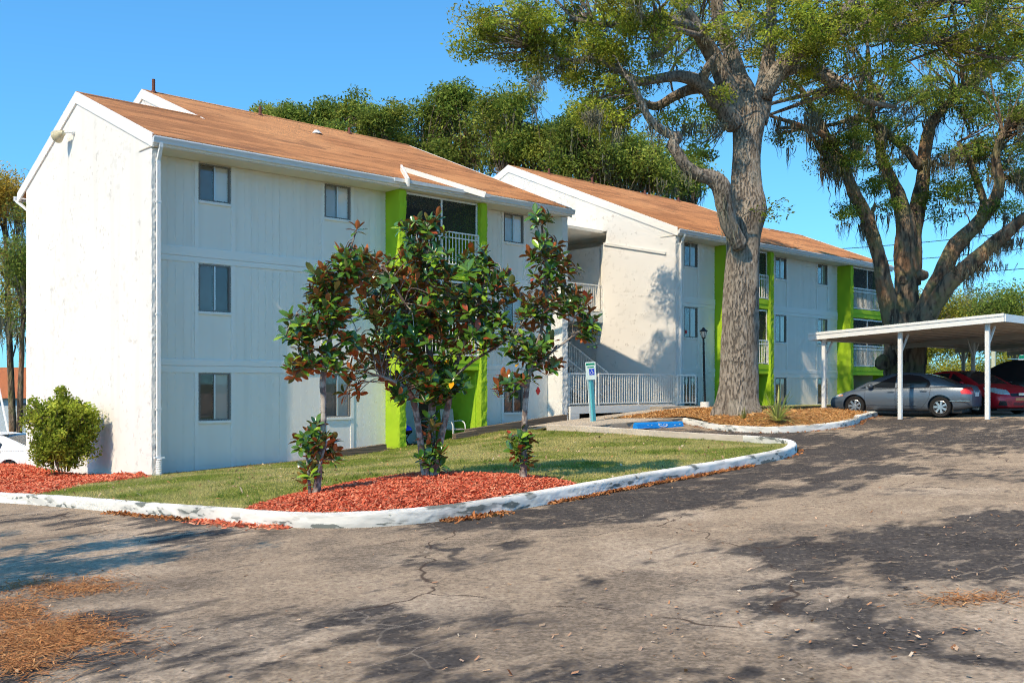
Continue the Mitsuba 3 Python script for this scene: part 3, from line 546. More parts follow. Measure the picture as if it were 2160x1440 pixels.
railing(B2, (C0 - 1.35, 24.3), (C0 - 1.35, 27.3), [-.6, 1.3], [.4, 2.2], name='stair_railing'); railing(B2, (C0 - 2.65, 24.3), (C0 - 2.65, 27.3), [-.6, 1.3], [.4, 2.2], name='stair_railing'); railing(B2, (C0 - 2.7, 27.4), (C0 - .1, 27.4), .95, 2.1, name='stair_railing', pitch=.13)
# raised entrance deck with its white edge, dark hollow below
part(B2, 'deck', box(A1 + .05, C0 - .002, 22.2, 29, -.86, -.74), 'concrete_bare'); part(B2, 'step', cbox(C0 - 1.6, C0 + 1.0, 21.55, 22.17, -1.2, -.80, .01), 'concrete_bare')
part(B2, 'deck_edge', cat([box(A1 + .06, C0 - .01, 22.12, 22.198, -.98, -.735), box(A1 + .06, A1 + .5, 22.125, 22.195, -1.9, -.981), box(C0 - 2.2, C0 - .01, 22.125, 22.195, -1.9, -.981)]), 'concrete_paint')
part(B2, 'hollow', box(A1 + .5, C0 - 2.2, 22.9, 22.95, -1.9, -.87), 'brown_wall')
for xa, xb in ((A1 + .12, A1 + 1.45), (A1 + 1.6, A1 + 3.7), (A1 + 3.7, C0 - .05)): railing(B2, (xa, 22.26), (xb, 22.26), -.65, .35, pitch=.125)
railing(B2, (C0 - .02, 22.1), (C0 + .5, 21.66), -.68, .33, pitch=.12)
# ---------------------------------------------------------------- trees
mat('leaf', {'type': 'principledthin', 'base_color': VC, 'roughness': .42, 'diff_trans': .95, 'eta': 1.45})
mat('moss_mat', pr(VC, .95, .05), True)
def leaves(c, size, up=.35, asp=.40, r=rng, fold=False):
    """loose leaves as kites of two triangles: centres and lengths"""
    n = len(c); nn = unit(r.normal(size=(n, 3)) + np.array([-.35, -.2, 1.0]) * up * 2); d = unit(np.cross(nn, r.normal(size=(n, 3)))); q = np.cross(nn, d)
    s = np.broadcast_to(size, (n,))[:, None]; L, Wd = d * s * .5, q * s * .5 * asp
    V = np.stack([c - L, c - L * .05 + Wd, c + L, c - L * .05 - Wd], 1).reshape(-1, 3); k = np.arange(n)[:, None] * 4
    return V, np.vstack([k + [0, 1, 2], k + [0, 2, 3]])
def tint(n, cols, per=4, r=rng, jit=.22):
    cols = np.asarray(cols, float); w = r.dirichlet(np.ones(len(cols)) * .8, n); c = (w @ cols) * (1 + jit * r.normal(size=(n, 1))).clip(.45, 1.7)
    return np.repeat(c.clip(.004, .9), per, 0)
class Limbs:
    def __init__(self): self.m, self.p, self.r = [], [], []
    def add(self, pts, n=10, wob=(.10, 2.6), seed=0, sub=6, keep=True):
        P = spline(np.asarray(pts, float), sub); self.m.append(tube(P[:, :3], P[:, 3], n, wob=wob, seed=seed))
        if keep: self.p.append(P[:, :3]); self.r.append(P[:, 3])
        return P
    def addpx(self, pts, **k):
        """rows: x, y in the photograph, metres ahead, half width in photo pixels"""
        return self.add([[*px3(x, y, Z), r * Z / FOC] for x, y, Z, r in pts], **k)
    def tree(self): return cKDTree(np.vstack(self.p)), np.vstack(self.p), np.concatenate(self.r)
    def twigs(self, C, r=rng, r0=.035, n=4, seed=0):
        kd, P, R = self.tree(); dist, idx = kd.query(C, k=6)
        new = []
        for c, ds, ii in zip(C, dist, idx):
            j = ii[r.integers(0, 6)]; a = P[j]; L = np.linalg.norm(c - a)
            if L < .15: continue
            mid = a + (c - a) * .5 + r.normal(size=3) * L * .13 + [0, 0, .10 * L]
            q = spline(np.array([a, mid, c]), 3); rr = np.linspace(min(R[j] * .8, r0 * (.5 + .3 * L)), .007, len(q))
            self.m.append(tube(q, rr, n, cap=False)); new.append(q)
        return new
    def mesh(self): return cat(self.m)
def blobs(vols, r=rng, keep=.45, seed=0):
    """cluster centres inside ellipsoids (x, y in the photograph, metres ahead, half sizes in pixels and metres, how many)"""
    out = []
    for (x, y, Z, rx, ry, rz, n) in vols:
        c = px3(x, y, Z); u = np.array([CT, -ST, 0.]); f = np.array([ST, CT, 0.])
        g = unit(r.normal(size=(n, 3))) * (r.random((n, 1)) ** keep)
        out.append(c + g[:, :1] * u * rx * Z / FOC + g[:, 1:2] * np.array([0, 0, 1]) * ry * Z / FOC + g[:, 2:] * f * rz)
    return np.vstack(out)
def foliage(C, per, rad, size, cols, flat=.6, r=rng, up=.4, asp=.42):
    n = len(C); k = r.poisson(per, n).clip(per // 3); rr = rad * (.6 + .8 * r.random(n))
    i = np.repeat(np.arange(n), k); g = r.normal(size=(len(i), 3)) * .55; g *= (1 / np.maximum(np.linalg.norm(g, axis=1, keepdims=True), .9)) ** .7
    c = C[i] + g * rr[i, None] * [1, 1, flat]; s = size * (.6 + .8 * r.random(len(c)))
    V, F = leaves(c, s, up, asp, r); base = tint(n, cols, 1, r, .25)[i] * (1 + .2 * r.normal(size=(len(i), 1))).clip(.5, 1.6)
    return V, F, np.repeat(base.clip(.004, .9), 4, 0)
def moss(S, L, r=rng, strands=9, wide=.018, spread=.10, cols=((.17, .168, .12), (.11, .11, .075), (.23, .225, .17))):
    """beards of spanish moss: tapering wavy ribbons hanging from the points S"""
    n = len(S); k = r.poisson(strands, n) + 3; i = np.repeat(np.arange(n), k); m = len(i)
    top = S[i] + r.normal(size=(m, 3)) * spread * np.array([1, 1, .5]); ln = L[i] * (.35 + .75 * r.random(m)); a = r.random(m) * np.pi; side = np.stack([np.cos(a), np.sin(a), 0*a], 1)
    seg = 5; V = []
    for s in range(seg + 1):
        t = s / seg; w = wide * (1 - t) ** .7 * (.7 + .6 * r.random(m)); sway = r.normal(size=(m, 3)) * .06 * np.array([1, 1, .3]) * t
        p = top + np.stack([0*ln, 0*ln, -ln * t], 1) + sway; p[:, :2] += (S[i] - top)[:, :2] * t * .35
        V += [p - side * w[:, None], p + side * w[:, None]]
    V = np.stack(V, 1); b = np.arange(m)[:, None] * (2 * (seg + 1)); F = []
    for s in range(seg): F += [b + [2*s, 2*s + 1, 2*s + 3], b + [2*s, 2*s + 3, 2*s + 2]]
    return V.reshape(-1, 3), np.vstack(F), tint(m, cols, 2 * (seg + 1), r, .15)
def vf(parent, name, VFC, m, **k): return part(parent, name, (VFC[0], VFC[1]), m, False, color=VFC[2], **k)
OAK = [(.42, .48, .06), (.22, .32, .045), (.62, .58, .11), (.12, .18, .03)]
OAKD = [(.27, .38, .06), (.15, .25, .045), (.46, .50, .11), (.08, .14, .03)]

# ---- the tall oak on the straw island
t1 = thing('oak_tree', 'tall pale barked oak standing on the straw island, the thickest trunk', 'tree')
r1 = np.random.default_rng(11); L1 = Limbs(); Z = 28.6
def trunk_mesh():
    P = spline(np.array([[*px3(x, y, Z), r * Z / FOC] for x, y, r in [(1559, 905, 52.1), (1558, 868, 49.3), (1557, 840, 43.2), (1559, 790, 40.5), (1561, 700, 38.3), (1563, 620, 37.0), (1566, 540, 34.0), (1571, 480, 32.7), (1575, 440, 34.4), (1573, 400, 32.7), (1573, 350, 29.2), (1576, 300, 30.1), (1578, 250, 34.4), (1574, 205, 37.0)]]), 9)
    n = 44; th = np.arange(n) * 2 * np.pi / n; ph = np.cumsum(np.linalg.norm(np.gradient(P[:, :3], axis=0), axis=1))
    hgt = P[:, 2] - P[0, 2]; lob = 1 + np.exp(-hgt / .55)[:, None] * (.26 * np.cos(th * 5 + 1.0) + .12 * np.cos(th * 3)) + .035 * np.cos(th * 3 + hgt[:, None] * .5) + .025 * np.cos(th * 5 - hgt[:, None])
    R = P[:, 3:4] * lob; V = np.stack([P[:, None, 0] + R * np.cos(th), P[:, None, 1] + R * np.sin(th), P[:, None, 2] + 0 * R], -1)
    q = V.reshape(-1, 3); dsp_ = (meshkit.fbm(q * [2.2, 2.2, 1.2], 4, 3) - .5).reshape(R.shape); R = R * (1 + .16 * dsp_)
    for (kx, ky, s, am) in [(1600, 445, .30, .16), (1545, 480, .28, .15), (1612, 258, .16, .10), (1590, 600, .16, .06), (1580, 655, .14, .07), (1530, 640, .2, .05)]:   # burrs
        k0 = px3(kx, ky, Z - .5); d = np.linalg.norm(V - k0, axis=-1); R = R + am * np.exp(-(d / (s * 1.6)) ** 2)
    V = np.stack([P[:, None, 0] + R * np.cos(th), P[:, None, 1] + R * np.sin(th), P[:, None, 2] + 0 * R], -1)
    m = len(P); i, j = np.meshgrid(np.arange(m - 1), np.arange(n), indexing='ij'); f = np.stack([i*n + j, i*n + (j+1) % n, (i+1)*n + (j+1) % n, (i+1)*n + j], -1).reshape(-1, 4)
    return trimesh.Trimesh(V.reshape(-1, 3), np.vstack([f[:, [0,1,2]], f[:, [0,2,3]]]), process=False)
part(t1, 'trunk', trunk_mesh(), 'bark', True)
for pts in [
    [(1556, 250, 28.6, 24), (1535, 187, 28.4, 21), (1512, 133, 28.2, 18), (1487, 90, 27.9, 16), (1462, 45, 27.5, 14), (1436, 10, 27.2, 12), (1400, -40, 27, 10), (1350, -110, 26.6, 7)],
    [(1500, 105, 28.1, 14), (1462, 62, 27.2, 12), (1420, 45, 26.6, 11), (1370, 40, 26.2, 10), (1320, 50, 26.6, 8), (1270, 52, 27, 6), (1210, 40, 27.4, 5)],
    [(1578, 215, 28.8, 26), (1556, 160, 29, 20), (1541, 110, 29.1, 17), (1522, 60, 29.3, 15), (1512, 5, 29.4, 13), (1500, -80, 29.5, 10), (1480, -170, 29.5, 7)],
    [(1596, 260, 28.6, 24), (1612, 190, 28.5, 20), (1621, 130, 28.4, 15), (1626, 67, 28.3, 12), (1628, 0, 28.2, 10), (1640, -90, 28, 8), (1650, -170, 28, 5)],
    [(1610, 205, 28.4, 19), (1645, 145, 28, 17), (1688, 108, 27.6, 14), (1728, 72, 27.3, 11), (1780, 30, 27, 9), (1830, -10, 26.7, 7), (1900, -60, 26.4, 5)],
    [(1628, 178, 28.3, 14), (1660, 150, 28.8, 12), (1700, 146, 29.2, 11), (1740, 168, 29.6, 10), (1778, 190, 29.9, 9), (1830, 215, 30.2, 6), (1890, 225, 30.4, 4)],
    [(1550, 262, 28.5, 24), (1523, 227, 28.1, 19), (1497, 193, 27.7, 17), (1473, 173, 27.4, 15), (1433, 161, 27, 12), (1385, 167, 26.7, 10), (1345, 172, 26.9, 9), (1315, 153, 27.1, 8), (1290, 140, 27.3, 7), (1250, 124, 27.5, 6), (1205, 128, 27.6, 5), (1160, 118, 27.6, 4), (1110, 100, 27.7, 3)],
    [(1480, 185, 27.6, 13), (1452, 190, 27.9, 11), (1420, 205, 28.3, 10), (1385, 224, 28.7, 9), (1352, 214, 29, 7), (1320, 190, 29.2, 5)],
    [(1478, 180, 27.5, 12), (1487, 155, 27.2, 10), (1495, 138, 27, 8), (1506, 120, 27, 5)],
    [(1562, 520, 28.0, 17), (1540, 478, 27.7, 18), (1528, 430, 27.4, 19), (1520, 392, 27.2, 20), (1500, 375, 27.1, 17), (1473, 368, 27, 14), (1447, 350, 26.9, 13), (1430, 325, 26.8, 12), (1419, 305, 26.8, 12), (1431, 289, 26.8, 10), (1410, 283, 26.8, 9), (1385, 266, 26.7, 9), (1366, 245, 26.6, 8), (1350, 210, 26.4, 7), (1335, 178, 26.2, 6), (1320, 160, 26.1, 4)],
    [(1462, 48, 27.5, 9), (1480, 75, 27, 7), (1420, 62, 26, 6), (1395, 75, 25.8, 5), (1383, 100, 25.8, 4)],
    [(1370, 120, 26.8, 6), (1400, 110, 27, 7), (1425, 80, 27.3, 7), (1440, 60, 27.5, 7)],
    [(1700, 100, 27.4, 8), (1775, 60, 26.9, 11), (1785, 25, 26.8, 12), (1795, 0, 26.8, 10), (1805, -60, 26.6, 7)],
    [(1765, 70, 27.8, 7), (1800, 55, 28.2, 11), (1840, 48, 28.6, 10), (1880, 52, 29, 9), (1915, 62, 29.4, 8), (1960, 85, 29.8, 6), (2010, 100, 30, 4)],
    [(1915, 60, 29.3, 6), (1940, 25, 29.4, 5), (1985, 5, 29.5, 5), (2040, 0, 29.6, 3)],
]: L1.addpx(pts, n=12, seed=len(L1.m))
V1 = [(1085, 60, 27.6, 100, 62, 2.0, 38), (1015, 70, 27.8, 42, 50, 1.2, 11), (985, 112, 27.6, 26, 20, .8, 4), (1150, 120, 27.8, 85, 45, 1.6, 21), (1220, 50, 27.6, 120, 60, 2.4, 39), (1320, 40, 26, 110, 50, 2.6, 33), (1270, 130, 27.6, 70, 45, 1.6, 18),
      (1350, 110, 26.5, 70, 50, 2, 11), (1300, 230, 27.5, 66, 66, 2, 20), (1240, 170, 27.8, 60, 25, 1.2, 8), (1440, 90, 28, 70, 60, 2.4, 7), (1490, 225, 28.8, 34, 40, 1.5, 7), (1470, 320, 28.2, 44, 26, 1, 4), (1420, 240, 28, 40, 36, 1.2, 5), (1600, 40, 29.5, 90, 60, 2.5, 14), (1590, 120, 30, 46, 50, 1.5, 6), (1560, 60, 27, 70, 40, 2, 7),
      (1700, 50, 27.2, 80, 55, 2, 29), (1735, 108, 27.2, 62, 42, 1.6, 17), (1790, 40, 27, 80, 55, 2.2, 22), (1880, 20, 28, 110, 50, 2.5, 24), (1980, 50, 29, 100, 55, 2.5, 26), (2080, 70, 29.5, 100, 75, 2.5, 32), (2160, 110, 29.5, 80, 90, 2.5, 22), (1850, 110, 29, 90, 42, 2, 14), (1780, 200, 30, 60, 24, 1.3, 7), (1690, 170, 29.4, 50, 20, 1.2, 6),
      (1617, 445, 28.2, 16, 22, .5, 2),
      (1262, 250, 31.4, 42, 50, .9, 16), (1230, 230, 31.8, 24, 30, .5, 6), (1400, 40, 34, 60, 40, 1.2, 6), (1500, 80, 35.5, 60, 36, 1.2, 6), (1600, 100, 37.3, 60, 34, 1.2, 7), (1700, 140, 39, 60, 30, 1.2, 7), (1478, 268, 36, 40, 18, .8, 5), (1480, 20, 34.5, 110, 60, 2, 16), (1640, 10, 35.5, 120, 60, 2, 17), (1800, 30, 36, 120, 50, 2, 14),
      (1180, -70, 27.8, 190, 60, 3, 18), (1420, -110, 27, 220, 90, 4, 27), (1680, -110, 28, 240, 90, 4, 27), (1960, -80, 28.5, 240, 80, 4, 25), (2260, 20, 29.5, 90, 120, 3, 18), (1560, -230, 28.5, 300, 80, 4, 18)]
C1_ = blobs(V1, r1); L1.twigs(C1_, r1, .035)
part(t1, 'limb', L1.mesh(), 'bark', True)
vf(t1, 'crown', foliage(C1_, 165, .40, .105, OAK, .6, r1), 'leaf', kind='stuff')
kd, P_, R_ = L1.tree(); s_ = r1.integers(0, len(P_), 60); S = np.vstack([P_[s_] - [0, 0, .05], C1_[r1.integers(0, len(C1_), 80)] - [0, 0, .25], blobs([(1250, 245, 26.6, 16, 20, .4, 12), (1300, 255, 27, 24, 18, .5, 8), (1450, 262, 28, 30, 10, .4, 7), (1500, 262, 28, 26, 10, .4, 6), (1690, 245, 29, 60, 8, .4, 10), (1135, 170, 25.4, 8, 12, .3, 5)], r1)])
vf(t1, 'spanish_moss', moss(S, .2 + .5 * r1.random(len(S)) ** 1.5, r1, 12, .018, .14), 'moss_mat', kind='stuff')

# ---- the dark spreading oak behind the carport
t2_ = thing('oak_tree', 'dark spreading oak draped with moss, rising behind the carport', 'tree')
r2 = np.random.default_rng(12); L2 = Limbs(); Z = 37.0
for pts in [
    [(1902, 890, Z, 45), (1905, 830, Z, 42), (1908, 780, Z, 42), (1910, 730, Z, 43), (1911, 690, Z, 40), (1911, 660, Z, 32)],
    [(1898, 720, 36.8, 25), (1880, 668, 36.6, 20), (1867, 610, 36.4, 18), (1858, 560, 36.2, 16), (1842, 500, 36, 14), (1826, 455, 35.8, 14), (1803, 410, 35.6, 14), (1790, 378, 35.5, 12), (1776, 345, 35.4, 11), (1740, 280, 35, 9), (1718, 240, 34.8, 8), (1690, 190, 34.6, 6), (1650, 160, 34.4, 4)],
    [(1910, 680, 36.9, 27), (1912, 600, 36.9, 24), (1908, 540, 37, 22), (1912, 480, 37, 20), (1897, 420, 37.2, 16), (1882, 380, 37.4, 12), (1862, 340, 37.5, 10), (1850, 280, 37.6, 8), (1830, 230, 37.7, 5)],
    [(1920, 600, 37.1, 22), (1924, 530, 37.2, 20), (1928, 470, 37.3, 18), (1940, 420, 37.4, 16), (1948, 370, 37.5, 14), (1952, 310, 37.6, 13), (1966, 260, 37.6, 11), (1990, 230, 37.7, 9), (2010, 210, 37.8, 7), (2060, 170, 38, 5)],
    [(1938, 350, 37.4, 11), (1915, 320, 37, 9), (1880, 290, 36.6, 8), (1850, 262, 36.4, 7), (1800, 250, 36.2, 5), (1760, 262, 36, 4), (1650, 280, 35.6, 3)],
    [(1925, 700, 36.6, 26), (1950, 660, 36.3, 23), (1975, 605, 36, 20), (1995, 560, 35.8, 18), (2015, 520, 35.6, 17), (2050, 483, 35.4, 15), (2080, 450, 35.2, 14), (2100, 415, 35, 12), (2108, 380, 34.9, 11), (2100, 330, 34.8, 9), (2120, 270, 34.6, 6)],
    [(1945, 690, 36.2, 20), (1972, 640, 35.6, 19), (2005, 595, 35, 18), (2050, 555, 34.5, 17), (2095, 515, 34, 15), (2130, 485, 33.6, 13), (2165, 458, 33.2, 12), (2220, 430, 32.6, 10), (2290, 380, 32, 6)],
    [(2060, 475, 35.3, 9), (2075, 430, 35.6, 8), (2060, 380, 36, 7), (2040, 330, 36.2, 6), (2020, 300, 36.3, 4)],
    [(1842, 500, 36, 6), (1838, 460, 36.2, 5), (1846, 430, 36.3, 3)],
    [(1780, 350, 35.4, 6), (1740, 330, 35, 5), (1700, 275, 34.6, 4), (1640, 270, 34.2, 3)],
    [(1625, 245, 33, 3), (1680, 262, 33.6, 5), (1725, 278, 34, 6), (1760, 300, 34.8, 7)],
]: L2.addpx(pts, n=12, seed=50 + len(L2.m), wob=(.16, 2.2))
# burrs and stubs
for (x, y, rr) in [(1862, 765, 16), (1945, 580, 12), (1905, 590, 9)]:
    s = trimesh.creation.icosphere(3, rr * Z / FOC); s.vertices *= 1 + .5 * (meshkit.fbm(s.vertices * 5 + x, 3)[:, None] - .5); s.vertices += px3(x, y, Z - .45); L2.m.append(s)
V2 = [(1755, 225, 34.8, 60, 30, 1.6, 13), (1800, 290, 35.2, 75, 32, 1.8, 21), (1778, 345, 35, 46, 26, 1.2, 16), (1860, 310, 36.8, 70, 48, 2, 21), (1880, 220, 37, 90, 55, 2.4, 26), (1970, 200, 37.4, 90, 60, 2.6, 27), (2060, 230, 37, 80, 70, 2.4, 27), (2120, 270, 35.5, 60, 70, 2, 22), (2050, 320, 36.4, 60, 30, 1.6, 18), (2140, 340, 35, 40, 40, 1.4, 15),
      (1740, 300, 35, 36, 22, 1, 6), (1985, 420, 36.6, 34, 44, 1.2, 14), (2040, 400, 36, 40, 40, 1.2, 10), (1790, 450, 35.6, 20, 24, .8, 6), (1850, 385, 37, 26, 22, .8, 8), (2120, 440, 34.6, 34, 20, .9, 6), (1650, 290, 34.2, 30, 14, .8, 3), (1870, 440, 37, 20, 30, .8, 4), (1850, 150, 36, 130, 50, 3, 15), (2050, 140, 37, 140, 50, 3, 17), (2250, 240, 35, 110, 130, 3, 24), (1950, 40, 38, 250, 60, 4, 20), (2240, 60, 38, 140, 120, 4, 15)]
C2_ = blobs(V2, r2); L2.twigs(C2_, r2, .03)
part(t2_, 'trunk', L2.m.pop(0), 'bark_dark', True); part(t2_, 'limb', L2.mesh(), 'bark_dark', True)
vf(t2_, 'crown', foliage(C2_, 165, .42, .105, OAKD, .6, r2), 'leaf', kind='stuff')
kd, P_, R_ = L2.tree(); sel = np.nonzero(P_[:, 2] > 2.0)[0]; s_ = r2.choice(sel, 150); ps = P_[s_] - np.stack([0*s_, 0*s_, R_[s_] * .6], 1)
S = np.vstack([ps, C2_[r2.integers(0, len(C2_), 170)] - [0, 0, .3], blobs([(2060, 560, 34.5, 70, 12, .3, 16), (2120, 505, 33.8, 40, 12, .3, 14), (1735, 350, 34.8, 6, 20, .2, 5), (1752, 330, 34.8, 26, 16, .4, 8), (2010, 330, 36.5, 30, 30, .8, 10), (1970, 340, 36.8, 20, 30, .5, 8), (2130, 360, 35, 36, 40, .8, 14), (1830, 470, 35.8, 16, 30, .3, 8)], r2)])
vf(t2_, 'spanish_moss', moss(S, .35 + .75 * r2.random(len(S)) ** 1.5, r2, 10, .02, .13, ((.13, .125, .085), (.085, .08, .055), (.2, .19, .14))), 'moss_mat', kind='stuff')

# ---- trees behind the roofs, left of the block, and along the far road
def far_tree(label, x, y, Z, rx, ry, cols, n, per=120, size=.15, rad=1.0, seed=0, lean=0, group=None, trunk=10, mossy=0, base=None, name='oak_tree', extra=()):
    r = np.random.default_rng(100 + seed); t = thing(name, label, 'tree', group); L = Limbs(); s = Z / FOC
    b = px3(x + lean, y, Z); b[2] = float(land(b[0], b[1])) - .3
    top = px3(x, y - ry * .2, Z); L.add([[*b, trunk * s], [*(b * .55 + top * .45), trunk * .8 * s], [*top, trunk * .4 * s]], n=10, seed=seed)
    for q in range(9):
        a = 2 * np.pi * q / 9 + r.random(); f = .25 + .3 * r.random(); st = b * (1 - .55 - f * .4) + top * (.55 + f * .4); d = np.array([math.cos(a) * rx * s * .75, math.sin(a) * rx * s * .75, ry * s * (.1 + .7 * r.random())])
        L.add([[*st, trunk * .4 * s], [*(st + d * .5 + [0, 0, .3]), trunk * .25 * s], [*(st + d), trunk * .08 * s]], n=6, seed=q)
    sub = []
    for q in range(20):   # the crown is a heap of smaller heads, so its outline is uneven
        a = r.random() * 6.28; w = .25 + .6 * r.random(); h = -.85 + 1.6 * r.random(); sz = .13 + .26 * r.random() ** 1.5; k = math.sqrt(max(.05, 1 - h * h * .8))
        sub.append((x + rx * .85 * w * math.cos(a) * k * 1.2, y - ry * .72 * h, Z + rx * s * .7 * w * math.sin(a) * k, rx * sz, ry * sz * .9, rx * s * sz, n // 20))
    C = blobs(sub + list(extra), r, .25); L.twigs(C, r, .05, 3)
    part(t, 'trunk', L.m.pop(0), 'bark_dark', True); part(t, 'limb', L.mesh(), 'bark_dark', True)
    vf(t, 'crown', foliage(C, per, rad, size, cols, .7, r), 'leaf', kind='stuff')
    if mossy: S = C[r.integers(0, len(C), mossy)] - [0, 0, .4]; vf(t, 'spanish_moss', moss(S, .5 + 1.2 * r.random(len(S)), r, 9, .03, .2), 'moss_mat', kind='stuff')
    return t
BG = [(.26, .36, .065), (.14, .23, .045), (.44, .47, .11), (.06, .11, .03)]; YG = [(.36, .37, .04), (.24, .28, .05), (.45, .40, .08)]
for i, (x, y, Zf, rx, ry, n, mo, lb) in enumerate([
    (575, 245, 66, 44, 34, 70, 0, 'small dark oak peeping over the roof, leftmost behind the nearest block'), (655, 265, 60, 66, 70, 150, 0, 'rounded oak behind the roof, second from the left of the row'),
    (770, 280, 58, 100, 98, 260, 3, 'broad dense oak behind the middle of the nearest roof'), (935, 268, 60, 118, 120, 320, 6, 'tallest dense oak behind the right end of the nearest roof'),
    (1085, 276, 58, 112, 116, 300, 14, 'dense oak rising behind the gap between the two blocks'), (1222, 290, 56, 100, 122, 230, 60, 'mossy oak behind the farther gable, hung with grey beards'),
    (1335, 345, 57, 104, 88, 200, 16, 'thin green oak behind the farther roof, left of the tall trunk'), (1440, 365, 60, 72, 66, 110, 8, 'low pale green oak behind the farther roof beside the tall trunk')]):
    far_tree(lb, x, y, Zf, rx, ry, BG if i % 2 else [(.32, .40, .07), (.18, .27, .05), (.50, .50, .11), (.08, .14, .035)], int(n * .85), 120, .20, .85, i, mossy=mo, trunk=11)
far_tree('orange tinged oak left of the white gable, hung with moss', 8, 420, 42, 62, 80, [(.55, .36, .06), (.34, .34, .07), (.62, .42, .09)], 90, 150, .12, .8, 31, lean=22, trunk=8, mossy=20, extra=[(20, 560, 42, 46, 60, 1.6, 26), (10, 660, 42, 40, 60, 1.5, 20)])
far_tree('slim forked oak between the white gable and the parked white car', 52, 560, 39, 34, 90, BG, 50, 120, .11, .6, 32, lean=-14, trunk=7, mossy=16, extra=[(40, 640, 39, 34, 60, 1.2, 16), (60, 430, 40, 24, 40, 1, 8)])
for i, (x, y, Zf, rx, ry, n, c, lb) in enumerate([
    (1955, 690, 95, 84, 100, 170, YG, 'yellow green roadside tree right behind the carport roof'), (2045, 680, 100, 80, 100, 170, [(.28, .30, .10), (.36, .32, .2), (.18, .21, .07)], 'pale twiggy tree in the far row above the carport'),
    (2125, 675, 92, 72, 90, 170, BG, 'darker green tree at the right edge beyond the carport'), (2200, 690, 98, 80, 88, 120, YG, 'yellow green tree at the far right edge of the picture'), (1900, 770, 100, 60, 60, 90, YG, 'low bright tree far behind the dark oak trunk')]):
    far_tree(lb, x, y, Zf, rx, ry, c, n, 130, .26, 1.6, 40 + i, trunk=5)
for i, (x, y, Zf, rx, c, lb) in enumerate([(1990, 792, 72, 66, YG, 'bright green roadside bush seen under the carport roof, left'), (2072, 788, 74, 62, BG, 'darker roadside bush seen under the carport roof, middle'), (2160, 785, 70, 64, YG, 'bright green roadside bush at the right edge under the carport roof')]):
    far_tree(lb, x, y, Zf, rx, 46, c, 90, 110, .17, .9, 60 + i, trunk=2, name='roadside_bush')
# ---------------------------------------------------------------- magnolias: every big leaf its own piece
mat('magnolia_leaf', {'type': 'twosided', 'top': pr((.072, .16, .02), .15, .7), 'under': pr((.42, .125, .040), .6, .3)})
mat('magnolia_leaf_dark', {'type': 'twosided', 'top': pr((.034, .085, .017), .13, .7), 'under': pr((.13, .15, .045), .5, .3)})
mat('magnolia_leaf_lime', {'type': 'twosided', 'top': pr((.22, .36, .03), .17, .6), 'under': pr((.34, .26, .07), .6, .3)})
mat('magnolia_leaf_gold', {'type': 'twosided', 'top': pr((.70, .33, .012), .3, .4), 'under': pr((.50, .20, .02), .6, .3)})
mat('magnolia_leaf_red', {'type': 'twosided', 'top': pr((.34, .07, .025), .3, .4), 'under': pr((.36, .06, .03), .6, .3)})
def mag_leaf(bend, fold):
    """one leaf a metre long: pointed oval, folded along the rib, bent back"""
    xs = np.array([0, .08, .28, .55, .82, 1.0]); w = np.array([.012, .05, .18, .245, .185, .03]); z = -bend * xs ** 2
    V = []
    for x, ww, zz in zip(xs, w, z): V += [[x, 0, zz], [x, ww, zz + fold * ww], [x, -ww, zz + fold * ww]]
    F = []
    for i in range(len(xs) - 1):
        a, b = 3*i, 3*i + 3; F += [[a, b, b + 1], [a, b + 1, a + 1], [a, a + 2, b + 2], [a, b + 2, b]]
    return np.array(V), np.array([f for f in F if True])
_LEAF = [mag_leaf(b, f) for b, f in ((.05, .35), (.22, .25), (-.10, .4), (.35, .2))]
_LM = ['magnolia_leaf', 'magnolia_leaf_dark', 'magnolia_leaf_lime', 'magnolia_leaf_gold', 'magnolia_leaf_red']
_LSH = {(i, m): mikit.ply(_LEAF[i], m, True) for i in range(4) for m in _LM}
